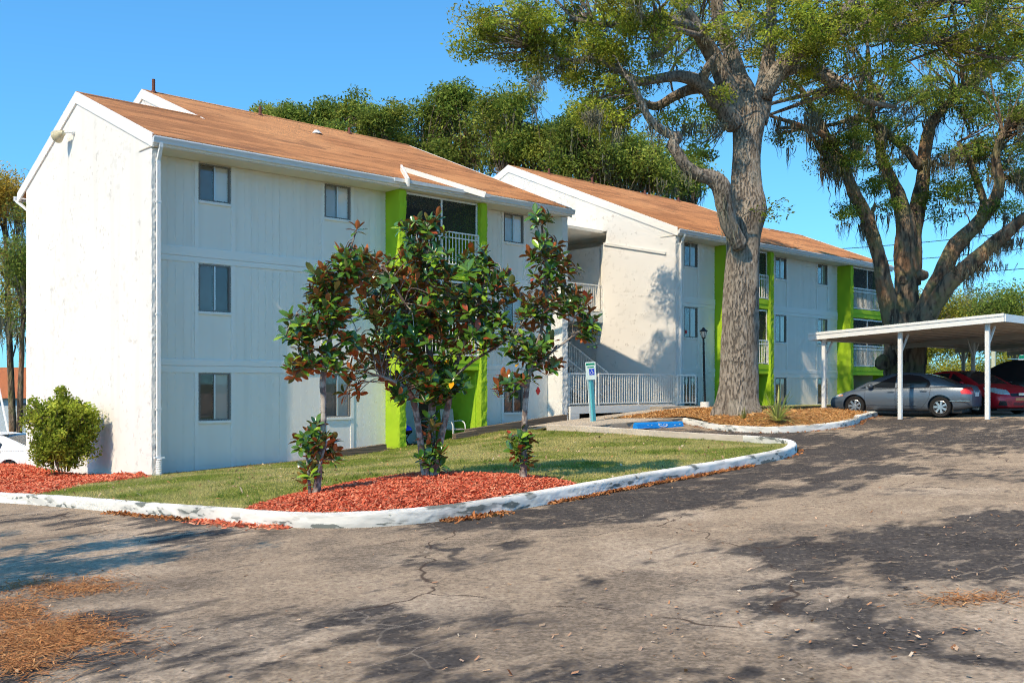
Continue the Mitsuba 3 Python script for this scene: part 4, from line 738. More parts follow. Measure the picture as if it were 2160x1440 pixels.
def magnolia(label, base, stems, vols, nros, seed, sz=.16):
    r = np.random.default_rng(seed); t = thing('magnolia_tree', label, 'tree', 'young magnolias in the red mulch bed'); L = Limbs()
    g = gpx(*base, .22); Z = g[0] * ST + g[1] * CT
    for s in stems: L.addpx([(x, y, Z + dz, rr * .84) for x, y, dz, rr in s], n=8, wob=(.12, 9), seed=seed + len(L.m))
    main = cat(L.m); L.m = []
    cand = blobs([(x, y, Z + dz, rx, ry, rz, n * 5) for x, y, dz, rx, ry, rz, n in vols], r); keep = []
    order = r.permutation(len(cand)); kd_ = []
    for i in order:
        if all(np.linalg.norm(cand[i] - cand[j]) > .11 for j in kd_): kd_.append(i)
        if len(kd_) >= nros: break
    C = cand[kd_]; tw = L.twigs(C, r, .010, 5)
    part(t, 'trunk', main, 'magnolia_bark', True); part(t, 'twigs', cat(L.m), 'magnolia_bark', True, kind='stuff')
    axis_c = C.mean(0); todo = []
    kdt = cKDTree(np.vstack(L.p)); PP = np.vstack(L.p)
    for c in C:
        near = PP[kdt.query(c)[1]]; ax = unit(unit(c - near) * .6 + np.array([0, 0, 1.0]) + r.normal(size=3) * .25)
        e1 = unit(np.cross(ax, [.3, .9, .1])); e2 = np.cross(ax, e1); n = r.integers(7, 12); a0 = r.random() * 6.28; young = r.random() < .35
        for i in range(n):
            a = a0 + i * 2.4 + r.normal() * .25; el = math.radians((62 if young else 44) - 52 * i / n + r.normal() * 12)
            rad = e1 * math.cos(a) + e2 * math.sin(a); d = unit(ax * math.sin(el) + rad * math.cos(el)); up = unit(ax * math.cos(el) - rad * math.sin(el)); y = np.cross(up, d)
            s = sz * (.62 + .62 * r.random()) * (.8 if i > n - 3 else 1); o = c - ax * .035 * i / n * 2 + rad * .006
            M = np.eye(4); M[:3, 0] = d * s; M[:3, 1] = y * s; M[:3, 2] = up * s; M[:3, 3] = o
            q = r.random(); m = 3 if q < .006 else 4 if q < .03 else 2 if q < .17 else 1 if q < .40 else 0
            todo.append((o @ np.array([ST, CT, 0]) - .3 * s, M, int(r.integers(0, 4)), _LM[m]))
    todo.sort(key=lambda x: x[0])
    for d, M, i, m in todo[:300]: reuse(t, 'leaf', _LSH[(i, m)], T(M))
    rest = {}
    for d, M, i, m in todo[300:]: rest.setdefault(m, []).append(trimesh.Trimesh(_LEAF[i][0] @ M[:3, :3].T + M[:3, 3], _LEAF[i][1], process=False))
    for m, ms in rest.items(): part(t, 'inner_leaves', cat(ms), m, True, kind='stuff')
    return t
mat('magnolia_bark', bump(pr(proc(lambda p, n, uv: mix((.17, .13, .115), (.42, .38, .33), smoothstep(.40, .70, fbm(p.x * 26 + p.y * 26, p.z * 12, 1., 3)))), .9, .1), lambda p, n, uv: fbm(p.x * 40, p.y * 40, p.z * 30, 2) * .004), True)
magnolia('largest magnolia with three trunks, middle of the three in the red mulch', (905, 1006),
    [[(903, 1022, 0, 13), (893, 975, 0, 10), (886, 925, -.1, 8.5), (876, 860, -.1, 8), (862, 825, -.2, 6.5), (835, 806, -.3, 4.5), (795, 790, -.3, 3)],
     [(906, 1022, .1, 15), (909, 950, .1, 11), (911, 880, .1, 10), (912, 800, .1, 8), (905, 720, .1, 7), (903, 640, .1, 5.5), (898, 560, .1, 4), (893, 480, .1, 2.5)],
     [(912, 1022, 0, 13), (922, 960, 0, 10), (935, 900, .1, 8.5), (946, 850, .1, 8), (952, 800, .1, 7), (972, 740, .1, 5.5), (998, 670, .1, 4.5), (1018, 600, .1, 3), (1022, 540, .1, 2)],
     [(905, 720, .1, 5), (860, 650, -.2, 4), (825, 590, -.3, 3), (810, 560, -.3, 2)], [(952, 800, .1, 4), (1000, 760, 0, 3.5), (1050, 730, 0, 2.5), (1090, 700, 0, 2)], [(912, 800, 0, 5), (850, 760, .4, 4), (800, 700, .5, 3), (770, 650, .5, 2)]],
    [(895, 700, 0, 120, 125, .75, 60), (880, 560, 0, 80, 80, .55, 26), (893, 478, 0, 50, 28, .3, 10), (1000, 610, 0, 62, 90, .5, 24), (800, 600, 0, 60, 60, .5, 18), (770, 760, -.1, 50, 46, .4, 11), (740, 818, -.2, 22, 18, .2, 4), (900, 815, -.2, 95, 36, .5, 22), (1035, 690, 0, 55, 60, .4, 14), (1060, 610, 0, 34, 40, .3, 7), (1020, 540, 0, 24, 30, .2, 5), (830, 680, 0, 90, 70, .6, 18), (905, 900, 0, 16, 30, .18, 7), (912, 965, -.12, 26, 32, .16, 11)], 430, 21)
magnolia('left magnolia with a leafy shoot at its foot, nearest the road', (662, 1041),
    [[(665, 1052, 0, 12), (672, 1000, 0, 9), (676, 950, 0, 8), (682, 890, 0, 7.5), (682, 840, 0, 7), (681, 800, 0, 8), (692, 740, 0, 6.5), (703, 670, 0, 5), (712, 610, 0, 4), (735, 540, 0, 3), (752, 485, 0, 1.6)],
     [(690, 750, 0, 4), (655, 770, -.1, 3), (620, 780, -.1, 2)], [(700, 690, 0, 4), (655, 680, .1, 3), (625, 660, .1, 2)], [(693, 740, 0, 3), (730, 715, .1, 2.4), (762, 690, .1, 1.6)], [(655, 1050, 0, 5), (650, 990, 0, 3.5), (645, 930, 0, 2.5), (650, 900, 0, 1.5)], [(662, 1050, 0, 4), (672, 990, -.1, 3), (690, 930, -.1, 2)]],
    [(690, 660, 0, 48, 60, .4, 18), (640, 700, 0, 40, 40, .35, 12), (632, 770, 0, 32, 28, .3, 10), (690, 600, 0, 44, 40, .4, 13), (735, 560, 0, 42, 40, .35, 12), (752, 480, 0, 10, 8, .1, 1), (690, 760, 0, 36, 36, .3, 10), (775, 545, 0, 24, 24, .2, 5), (738, 720, .1, 20, 16, .2, 3), (660, 930, 0, 34, 40, .25, 11), (690, 950, 0, 24, 34, .2, 6), (655, 1000, 0, 20, 20, .15, 4)], 195, 22, .15)
magnolia('right magnolia, slim with a pointed top and a leafy shoot below', (1102, 1006),
    [[(1103, 1020, 0, 11), (1104, 960, 0, 8), (1106, 900, 0, 7.5), (1109, 840, 0, 7), (1116, 790, 0, 6), (1130, 740, 0, 5), (1145, 680, 0, 4), (1152, 600, 0, 3), (1147, 520, 0, 2), (1142, 460, 0, 1.5)],
     [(1112, 815, 0, 4), (1085, 805, -.1, 3), (1062, 800, -.1, 2)], [(1116, 790, 0, 4), (1150, 755, 0, 3), (1200, 715, 0, 2.5), (1235, 690, 0, 2)], [(1130, 740, 0, 3.5), (1100, 720, 0, 2.5), (1080, 700, 0, 2)], [(1100, 1015, 0, 3.5), (1098, 960, 0, 3), (1095, 920, 0, 2)], [(1106, 1015, 0, 3), (1112, 960, 0, 2)]],
    [(1142, 462, 0, 22, 14, .18, 4), (1150, 530, 0, 44, 34, .32, 11), (1160, 600, 0, 44, 44, .32, 13), (1128, 655, 0, 40, 34, .3, 9), (1120, 735, 0, 55, 42, .4, 15), (1195, 565, 0, 26, 26, .2, 5), (1205, 640, 0, 36, 34, .25, 8), (1240, 690, 0, 22, 42, .2, 7), (1068, 812, 0, 28, 24, .2, 6), (1108, 790, 0, 26, 18, .2, 4), (1160, 770, 0, 26, 16, .2, 3), (1100, 930, 0, 30, 26, .2, 8), (1104, 970, 0, 20, 20, .15, 4)], 190, 23, .145)

# ---------------------------------------------------------------- shrub against the gable, tufts, small plants
rb_ = np.random.default_rng(31)
sh = thing('round_shrub', 'clipped round green shrub with one tall shoot against the white gable', 'shrub')
g = gpx(135, 985, .2); g = np.array([8.55, g[1] * 8.55 / g[0]]); Zs = g[0] * ST + g[1] * CT; LS = Limbs(); b0 = px3(135, 985, Zs)
for q in range(11):
    a = q * .57; LS.add([[*(b0 + [.12 * math.cos(a), .12 * math.sin(a), -.1]), .02], [*(b0 + [.35 * math.cos(a), .35 * math.sin(a), .7]), .014], [*(b0 + [.6 * math.cos(a), .6 * math.sin(a), 1.2]), .007]], n=5, seed=q)
LS.add([[*b0, .02], [*px3(133, 900, Zs), .015], [*px3(130, 822, Zs), .006]], n=5)
Cs = blobs([(134, 900, Zs, 62, 58, .62, 190), (134, 870, Zs, 62, 30, .6, 60), (134, 935, Zs, 64, 46, .62, 130), (132, 845, Zs, 12, 16, .1, 9), (130, 822, Zs, 4, 10, .05, 5), (110, 960, Zs, 40, 22, .5, 26), (165, 960, Zs, 34, 20, .5, 16), (70, 880, Zs, 18, 34, .3, 20), (195, 890, Zs, 14, 34, .3, 14)], rb_)
LS.twigs(Cs, rb_, .008, 3); part(sh, 'stems', LS.mesh(), 'bark_dark', True)
vf(sh, 'foliage', foliage(Cs, 60, .15, .075, [(.42, .50, .06), (.24, .34, .045), (.56, .58, .10), (.11, .17, .03)], .9, rb_, asp=.55), 'leaf', kind='stuff')

def blade_plant(name, label, cat_, px, py, n, ln, wd, cols, droop, seed, up=.25, group=None):
    r = np.random.default_rng(seed); t = thing(name, label, cat_, group); g = gpx(px, py, up); b = np.array([*g, float(land(*g)) + up - .05])
    for i in range(n):
        a = r.random() * 6.28; e = math.radians(14 + 70 * r.random()); L = ln * (.55 + .55 * r.random()); d = np.array([math.cos(a) * math.cos(e), math.sin(a) * math.cos(e), math.sin(e)]); sd = np.array([-math.sin(a), math.cos(a), 0])
        V = []
        for s in np.linspace(0, 1, 6):
            p = b + d * L * s - np.array([0, 0, droop * L * s * s * math.cos(e)]); w = wd * (1 - s) ** .6; V += [p - sd * w, p + sd * w]
        V = np.array(V); F = np.vstack([[[2*k, 2*k + 1, 2*k + 3], [2*k, 2*k + 3, 2*k + 2]] for k in range(5)])
        part(t, 'blade', (V, F), 'leaf', False, color=np.repeat(tint(1, cols, 1, r), len(V), 0))
    return t
blade_plant('yucca_plant', 'spiky green yucca on the straw island, right of the tall oak trunk', 'plant', 1640, 884, 70, 1.15, .028, [(.46, .52, .14), (.32, .42, .09), (.66, .62, .28)], .35, 5, .32)
blade_plant('grass_tuft', 'low pale green tuft in the straw in front of the tall oak trunk', 'plant', 1568, 886, 34, .5, .018, [(.36, .36, .12), (.25, .30, .08)], .5, 6)
blade_plant('grass_tuft', 'tiny green sprig on the straw island nearest the parked grey car', 'plant', 1698, 880, 12, .28, .010, [(.30, .34, .09)], .3, 8)

# ---------------------------------------------------------------- loose stuff on the ground
def scatter(poly, n, r):
    x0, y0, x1, y1 = poly.bounds; p = np.empty((0, 2))
    while len(p) < n:
        q = np.stack([x0 + (x1 - x0) * r.random(n * 3), y0 + (min(y1, 34) - y0) * r.random(n * 3)], 1); p = np.vstack([p, q[shapely.contains_xy(poly, q[:, 0], q[:, 1])]])
    return p[:n]
def chips(p, zf, ln, wd, cols, r, tilt=.35, lift=.012):
    n = len(p); z = zf(p[:, 0], p[:, 1]); a = r.random(n) * 6.28; u = np.stack([np.cos(a), np.sin(a), r.normal(size=n) * tilt], 1); v = np.stack([-np.sin(a), np.cos(a), r.normal(size=n) * tilt], 1)
    L = ln * (.4 + 1.0 * r.random(n)); W_ = wd * (.5 + .9 * r.random(n)); c = np.column_stack([p, z + lift * (.3 + 1.2 * r.random(n))])
    V, F = quads(c, u * L[:, None] * .5, v * W_[:, None] * .5); return V, F, tint(n, cols, 4, r, .25)
MUL = [(.74, .125, .058), (.56, .075, .036), (.84, .26, .13), (.24, .04, .024), (.80, .40, .25)]
vf(None, 'mulch_chips', chips(scatter(BED1, 34000, rb_), bed1_z, .062, .015, MUL, rb_), 'matte_vc', kind='stuff'); labels['mulch_chips'].update(label='red bark chips of the bed round the magnolias', category='mulch')
vf(None, 'mulch_chips', chips(scatter(BED2, 30000, rb_), bed2_z, .085, .022, MUL, rb_), 'matte_vc', kind='stuff'); labels['mulch_chips_001'].update(label='red bark chips of the bed along the white gable', category='mulch')
STR = [(.62, .36, .13), (.42, .21, .07), (.78, .55, .28), (.22, .10, .05), (.66, .28, .07)]
vf(None, 'pine_straw', chips(scatter(ISLE, 24000, rb_), isle_z, .12, .016, STR, rb_), 'matte_vc', kind='stuff'); labels['pine_straw'].update(label='orange straw and leaves under the tall oak', category='straw')
def blades(p, zf, h, r, cols):
    n = len(p); z = zf(p[:, 0], p[:, 1]); a = r.random(n) * 6.28; hh = h * (.4 + .9 * r.random(n)); w = .006 + .006 * r.random(n); lean = r.normal(size=(n, 2)) * .5 * hh[:, None]
    b = np.column_stack([p, z - .01]); s = np.stack([np.cos(a), np.sin(a), 0*a], 1) * w[:, None]; t = b + np.column_stack([lean, hh])
    V = np.stack([b - s, b + s, t], 1).reshape(-1, 3); dry = np.clip((meshkit.fbm(np.column_stack([p * .9, 0*p[:, :1]]), 4) - .36) / .28, 0, 1)[:, None]
    c = (tint(n, cols[1::2], 1, r, .2) * (1 - dry) + tint(n, cols[0::2], 1, r, .2) * dry); return V, np.arange(3 * n).reshape(-1, 3), np.repeat(c, 3, 0)
GR = [(.52, .48, .17), (.36, .40, .09), (.66, .56, .27), (.22, .28, .06)]
_bare = LAWN.difference(BED1.buffer(-.15)).difference(BED2.buffer(-.1))
vf(None, 'grass', blades(scatter(_bare, 240000, rb_), lawn_z, .045, rb_, GR), 'leaf', kind='stuff'); labels['grass'].update(label='short olive lawn grass between kerb and building', category='grass')
wd = scatter(_bare, 90, rb_); wp = np.repeat(wd, 26, 0) + rb_.normal(size=(90 * 26, 2)) * .05
vf(None, 'weeds', blades(wp[shapely.contains_xy(LAWN, wp[:, 0], wp[:, 1])], lawn_z, .085, rb_, [(.20, .30, .05), (.14, .24, .04), (.28, .34, .07), (.12, .20, .03)]), 'leaf', kind='stuff'); labels['weeds'].update(label='darker green weed tufts dotted through the lawn', category='weeds')
vf(None, 'fallen_leaves', chips(scatter(_bare, 700, rb_), lambda x, y: lawn_z(x, y) + .03, .05, .022, [(.42, .2, .08), (.25, .13, .06), (.6, .5, .35)], rb_, .6, .01), 'matte_vc', kind='stuff'); labels['fallen_leaves'].update(label='dry leaves lying in the lawn grass', category='leaves')
road = lambda x, y: land(x, y) + .004
LIT = [(.46, .16, .05), (.28, .09, .035), (.55, .28, .11), (.14, .06, .03)]
def along(line, n, off, sd, r, t0=0., t1=1.):
    ls = sg.LineString(line); s = (t0 + (t1 - t0) * r.random(n)) * ls.length; P0 = np.array([ls.interpolate(q).coords[0] for q in s]); P1 = np.array([ls.interpolate(q + .02).coords[0] for q in s]); t = unit(P1 - P0)
    return P0 + np.stack([t[:, 1], -t[:, 0]], 1) * (off + np.abs(r.normal(size=(n, 1))) * sd)
def near(px0, px1, n, off, sd, r): 
    a, b = gpx(*px0), gpx(*px1); ls = sg.LineString(K1); return along(K1, n, off, sd, r, ls.project(sg.Point(a)) / ls.length, ls.project(sg.Point(b)) / ls.length)
lit = np.vstack([near((1160, 1063), (1590, 983), 2600, .01, .05, rb_), near((930, 1100), (1060, 1080), 420, .02, .10, rb_), near((230, 1080), (420, 1095), 420, .02, .08, rb_), near((1660, 968), (1683, 948), 60, .02, .06, rb_), along(K2, 500, .02, .08, rb_)])
vf(None, 'leaf_litter', chips(lit, road, .048, .022, LIT, rb_, .55, .012), 'matte_vc', kind='stuff'); labels['leaf_litter'].update(label='dry brown leaves gathered at the foot of the kerb', category='leaves')
sp = near((420, 1097), (610, 1115), 500, .02, .12, rb_)
vf(None, 'mulch_chips', chips(sp, road, .07, .018, MUL, rb_, .4, .015), 'matte_vc', kind='stuff'); labels['mulch_chips_002'].update(label='red chips spilled over the kerb onto the road', category='mulch')
pts = []
for (x, y, sx, sy, n) in [(40, 1330, 110, 34, 3600), (120, 1345, 100, 22, 2200), (10, 1290, 70, 20, 1500), (20, 1400, 70, 26, 1500), (175, 1238, 58, 13, 1500), (60, 1235, 60, 8, 500), (200, 1365, 60, 12, 500), (2040, 1268, 60, 5, 260), (2100, 1272, 40, 8, 300)]:
    q = np.clip(np.stack([x + sx * rb_.normal(size=n) * .6, y + sy * rb_.normal(size=n) * .6], 1), [-300, 1120], [2400, 1600]); pts.append(np.array([gpx(a, b) for a, b in q[:max(60, n // 12)]])[rb_.integers(0, max(60, n // 12), n)] + rb_.normal(size=(n, 2)) * .15)
_ps = np.vstack(pts); _ps = _ps[meshkit.fbm(np.column_stack([_ps * 2.2, 0*_ps[:, :1]]), 4) + .12 * rb_.normal(size=len(_ps)) > .47]
vf(None, 'pine_straw', chips(_ps, road, .075, .006, [(.46, .19, .065), (.30, .11, .04), (.58, .32, .14), (.15, .06, .03)], rb_, .15, .012), 'matte_vc', kind='stuff'); labels['pine_straw_001'].update(label='brown pine needles drifted on the paving at the lower left', category='straw')
q = [gpx(*v) for v in np.column_stack([2200 * rb_.random(330), 1000 + 460 * rb_.random(330)])] + [gpx(1350 + 800 * a, 1060 + 330 * b) for a, b in rb_.random((300, 2))]
q = np.array(q); q = q[~shapely.contains_xy(LAWN.buffer(.1), q[:, 0], q[:, 1])]
vf(None, 'fallen_leaves', chips(q, road, .034, .013, LIT + [(.7, .66, .55), (.05, .04, .03), (.62, .45, .3)], rb_, .3, .008), 'matte_vc', kind='stuff'); labels['fallen_leaves_001'].update(label='single dry leaves and bits scattered over the paving', category='leaves')
# ---------------------------------------------------------------- cars (x forward, y to the left, z up, the origin on the ground under the middle)
mat('tyre', pr((.02, .02, .021), .8, .2), True)
mat('alloy', pr((.60, .60, .60), .3, .5, .85), True)
mat('car_glass', pr((.012, .016, .022), .06, .7), True)
mat('car_trim', pr((.018, .018, .02), .45, .4), True)
mat('chrome', pr((.75, .76, .78), .15, .5, 1.0), True)
mat('paint_grey', pr((.095, .125, .165), .32, .5, .35, clearcoat=1.0, clearcoat_gloss=.95), True)
mat('paint_red', pr((.55, .010, .025), .3, .5, .15, clearcoat=1.0, clearcoat_gloss=.95), True)
mat('paint_dark', pr((.006, .016, .022), .25, .5, .2, clearcoat=1.0, clearcoat_gloss=.95), True)
mat('paint_white', pr((.74, .75, .76), .3, .5, clearcoat=1.0, clearcoat_gloss=.95), True)
mat('lamp_red', pr((.60, .012, .012), .15, .6, clearcoat=1.0), True)
mat('lamp_clear', pr((.42, .50, .52), .08, .7), True)
mat('lamp_amber', pr((.75, .25, .10), .2, .6), True)
MF = manifold3d.Manifold
def to_mf(V, F): return MF(manifold3d.Mesh(np.asarray(V, np.float32), np.asarray(F, np.uint32)))
def tm(m): q = m.to_mesh(); return trimesh.Trimesh(q.vert_properties[:, :3], q.tri_verts, process=False)
def loft(xs, sec):
    """closed skin through half sections sec(x) -> rows of (y, z) from the bottom middle to the top middle"""
    R = []
    for x in xs:
        h = np.asarray(sec(x), float); full = np.vstack([h, (h * [-1, 1])[-2:0:-1]]); R.append(np.column_stack([np.full(len(full), x), full]))
    R = np.stack(R); m, n = R.shape[:2]; i, j = np.meshgrid(np.arange(m - 1), np.arange(n), indexing='ij')
    q = np.stack([i*n + j, (i+1)*n + j, (i+1)*n + (j+1) % n, i*n + (j+1) % n], -1).reshape(-1, 4); V = R.reshape(-1, 3); F = [q[:, [0,1,2]], q[:, [0,2,3]]]
    V = np.vstack([V, R[0].mean(0), R[-1].mean(0)]); k = np.arange(n); a, b = m * n, m * n + 1
    F += [np.stack([k, (k+1) % n, 0*k + a], 1), np.stack([(m-1)*n + (k+1) % n, (m-1)*n + k, 0*k + b], 1)]
    F = np.vstack(F); t = trimesh.Trimesh(V, F, process=False)
    if t.volume < 0: F = F[:, ::-1]
    return to_mf(V, F)
def car(key_name, label, paint, pos, head, P, group=None):
    t = thing(key_name, label, 'car', group); L, W, wb = P['L'], P['W'], P['wb']; x0, x1 = -L/2, L/2; f = lambda k: (lambda x: np.interp(x, *zip(*P[k])))
    zt, zs, zb = f('top'), f('belt'), f('bottom'); xf, xr = P['xf'], P['xf'] - wb; wr = P['wr']
    hw = lambda x: W/2 * (1 - .10 * np.clip((x - (x1 - 1.0)) / 1.0, 0, 1) ** 2.2 - .085 * np.clip(((x0 + .9) - x) / .9, 0, 1) ** 2.2 - .22 * np.clip((x - x1 + .22) / .22, 0, 1) ** 3 - .14 * np.clip((x0 + .2 - x) / .2, 0, 1) ** 3)
    def bsec(x, g=0.0):
        w = hw(x) + g; b, s, c = zb(x) - g, zs(x), zt(x) + g; h = s - b
        return [(0, b), (w * .80, b), (w * .93, b + .05), (w * .975, b + .14), (w * .995, b + h * .45), (w, b + h * .62), (w * .985, b + h * .80), (w * .95, s - .02), (w * .91, s + (c - s) * .35 + .004), (w * .72, s + (c - s) * .8 + .006), (w * .4, c), (0, c + .006)]
    xs = np.concatenate([x0 + np.array([0, .03, .08, .15, .25]), np.linspace(x0 + .4, x1 - .4, 38), x1 - np.array([.25, .15, .08, .03, 0])])
    body, bodyg = loft(xs, bsec), loft(xs, lambda x: bsec(x, .006))
    zr, gx = f('roof'), np.array([p[0] for p in P['roof']])
    def gsec(x, g=0.0):
        base, top = zs(x) - .06, max(zr(x) + g, zs(x) - .02); w = hw(x) * .93 + g; k = (top - base) / .62; tw = w - .20 * k
        return [(0, base), (w, base), (w + (tw - w) * .45 + .012, base + (top - base) * .45), (tw + .008, top - .075 * k), (tw - .06, top - .022 * k), (tw * .6, top - .004), (0, top)]
    gs = np.linspace(gx[0], gx[-1], 44); cabin, cabg = loft(gs, gsec), loft(gs, lambda x: gsec(x, .007))
    arch = MF.cylinder(2.6, wr + .055, wr + .055, 40).rotate([90, 0, 0]).translate([0, 1.3, 0]); 
    for xw in (xf, xr): a = arch.translate([xw, 0, wr + .01]); mid = MF.cube([2, W - .62, 2], True).translate([xw, 0, .3]); body = body - (a - mid); bodyg = bodyg - (a - mid)
    M = np.eye(4); hd = unit(np.array(head, float)); M[0, :2] = [hd[0], -hd[1]]; M[1, :2] = [hd[1], hd[0]]; M[:3, 3] = [*pos, float(land(*pos)) + .005]; TW = T(M)
    def add(n, m, mt, sm=30, par=t, **k): kk = part(par, n, m, mt, sm, **k); scene[kk]['to_world'] = TW; return kk
    add('body', tm(body), paint, 35); add('cabin', tm(cabin), paint, 35)
    pz = lambda poly: MF.extrude(manifold3d.CrossSection([np.asarray(poly, float)], manifold3d.FillRule.Positive), W + 1).rotate([90, 0, 0]).translate([0, W/2 + .5, 0])
    def ccw(p): p = np.asarray(p, float); return p if sg.Polygon(p).exterior.is_ccw else p[::-1]
    for poly in P['side']:
        w = cabg ^ pz(ccw(poly))
        for s in (1, -1):
            h = w ^ MF.cube([8, 2, 4], True).translate([0, s * (1 + W * .26), 1])
            if h.num_tri(): add('side_window', tm(h), 'car_glass', 30)
    for n, poly in (('windshield', P['wind']), ('rear_window', P['back'])):
        h = cabg ^ pz(ccw(poly)) ^ MF.cube([8, W * .66, 4], True).translate([0, 0, 1]); add(n, tm(h), 'car_glass', 30)
    add('underside', box(x0 + .3, x1 - .3, -W/2 + .2, W/2 - .2, .14, .4), 'car_trim', False)
    for poly in P['seams']: 
        h = bodyg ^ pz(ccw(poly)); h = h ^ MF.cube([9, 9, 4], True).translate([0, 0, 1]); 
        if h.num_tri(): add('seam', tm(h), 'car_trim', False)
    for n, poly, mt, ys in P['lamps']:
        for s in (1, -1):
            h = bodyg ^ pz(ccw(poly)) ^ MF.cube([9, ys[1] - ys[0], 4], True).translate([0, s * (ys[0] + ys[1]) / 2, 1])
            if h.num_tri(): add(n, tm(h), mt, 30)
    for n, bx, mt in P.get('bits', []): add(n, cbox(*bx, .008), mt, False)
    for (hx, hz) in P['handles']:
        for s in (1, -1): y = s * hw(hx); add('door_handle', cbox(hx - .10, hx + .10, y - .018 if s < 0 else y - .012, y + .012 if s < 0 else y + .018, hz - .016, hz + .016, .008), P.get('handle_m', paint), False)
    mx, mz = P['mirror']
    for s in (1, -1): e = trimesh.creation.icosphere(2, 1.0); e.vertices = e.vertices * [.09, .10, .075] + [mx, s * (W/2 + .02), mz]; add('wing_mirror', e, paint, True)
    for xw in (xf, xr):
        for s in (1, -1):
            y = s * (W/2 - .115); wh = key(t, 'wheel'); ty = trimesh.creation.revolve(np.array([(wr * .66, -.10), (wr * .93, -.105), (wr * .985, -.085), (wr, -.05), (wr, .05), (wr * .985, .085), (wr * .93, .105), (wr * .66, .10), (wr * .66, -.10)]), sections=40)
            ty.apply_transform(trimesh.transformations.rotation_matrix(-s * math.pi / 2, [1, 0, 0])); ty.vertices += [xw, y, wr]; scene[wh] = {**mikit.ply(ty, 'tyre', 40), 'to_world': TW}
            R = wr * .665; rim = trimesh.creation.revolve(np.array([(R, -.09), (R, .085), (R * .93, .092), (R * .9, .06), (R * .88, -.02), (0.01, -.03)]), sections=36); sp = [rim]
            dark = trimesh.creation.cylinder(R * .9, .02, sections=30); dark.vertices += [0, 0, -.0]
            for q in range(P.get('spokes', 7)):
                b = prism(sg.Polygon([(.05 * R, -.11 * R), (.88 * R, -.17 * R), (.92 * R, .17 * R), (.05 * R, .11 * R)]), 'z', .035, .078); b.apply_transform(trimesh.transformations.rotation_matrix(q * 2 * math.pi / P.get('spokes', 7), [0, 0, 1])); sp.append(b)
            hub = trimesh.creation.cylinder(R * .24, .07, sections=20); hub.vertices += [0, 0, .055]; sp.append(hub)
            for m_, nm, mt in ((cat(sp), 'rim', 'alloy'), (dark, 'brake', 'car_trim')):
                m_ = m_.copy(); m_.apply_transform(trimesh.transformations.rotation_matrix(-s * math.pi / 2, [1, 0, 0])); m_.vertices += [xw, y, wr]; add(nm, m_, mt, 25, wh)
    return t
SEDAN = dict(L=4.50, W=1.76, wb=2.70, xf=1.36, wr=.325, bottom=[(-2.25, .34), (-1.9, .24), (-1, .19), (1.4, .18), (2.0, .19), (2.25, .27)],
    belt=[(-2.25, .80), (-2.05, .93), (-1.5, .95), (0, .91), (1.0, .86), (1.6, .76), (2.05, .63), (2.25, .50)], top=[(-2.25, .84), (-2.17, .99), (-2.0, 1.045), (-1.6, 1.045), (-1.2, 1.0), (.5, .95), (1.05, .96), (1.5, .87), (1.95, .72), (2.16, .62), (2.25, .48)],
    roof=[(-1.85, 1.0), (-1.6, 1.11), (-1.25, 1.26), (-.85, 1.385), (-.5, 1.43), (-.1, 1.44), (.2, 1.41), (.6, 1.29), (1.0, 1.11), (1.35, .92)],
    side=[[(.95, .925), (.60, 1.09), (.30, 1.245), (.04, 1.335), (.07, .925)], [(.0, .925), (-.03, 1.345), (-.35, 1.365), (-.72, 1.32), (-.98, 1.17), (-1.04, 1.03), (-.98, .94)], [(1.22, .895), (1.02, .985), (1.0, .91)]],
    wind=[(1.33, .94), (.26, 1.46), (.12, 1.395), (1.12, .93)], back=[(-1.80, 1.04), (-.82, 1.46), (-.72, 1.36), (-1.55, 1.03)],
    seams=[[(1.0, .22), (1.006, .22), (1.02, .92), (1.012, .92)], [(.035, .22), (.043, .22), (.043, .93), (.035, .93)], [(-.75, .25), (-.742, .25), (-1.02, .62), (-1.03, .62)], [(-1.0, .6), (-1.008, .6), (-1.06, .95), (-1.05, .95)], [(1.0, .33), (-.9, .33), (-.9, .336), (1.0, .336)], [(-2.2, .955), (1.02, .925), (1.02, .932), (-2.2, .963)]],
    lamps=[('taillight', [(-2.3, .74), (-1.97, .745), (-1.93, .83), (-2.06, .955), (-2.3, .97)], 'lamp_red', (.46, 1.0)), ('taillight_glass', [(-2.3, .76), (-2.2, .76), (-2.2, .85), (-2.3, .86)], 'lamp_clear', (.34, .455)), ('headlight', [(2.3, .56), (1.86, .63), (1.76, .72), (1.95, .72), (2.3, .63)], 'lamp_clear', (.42, 1.0)), ('marker_light', [(1.93, .625), (1.76, .66), (1.74, .70), (1.9, .69)], 'lamp_amber', (.7, 1.0))],
    bits=[('bumper_strip', (-2.22, -1.62, .85, .878, .50, .53), 'chrome'), ('number_plate', (-2.262, -2.24, -.26, .26, .66, .80), 'white_metal'), ('trim_strip', (-.62, .98, .872, .888, .36, .385), 'paint_grey'), ('grille', (2.2, 2.245, -.5, .5, .36, .46), 'car_trim'), ('exhaust_pipe', (-2.2, -2.0, -.6, -.52, .22, .28), 'chrome')],
    handles=[(.18, .80), (-.83, .83)], mirror=(.83, .99), spokes=7)
def campos(X, Z): return np.array(c2w(X, Z))
hd = np.array(c2w(-.80, .60)); ax = campos(14.22, 31.95) + hd * 1.34   # the middle of the grey car
ax = campos(14.15, 31.9) + hd * 1.36
car('parked_car', 'dark grey four door sedan under the carport, seen from its left', 'paint_grey', ax, hd, SEDAN)
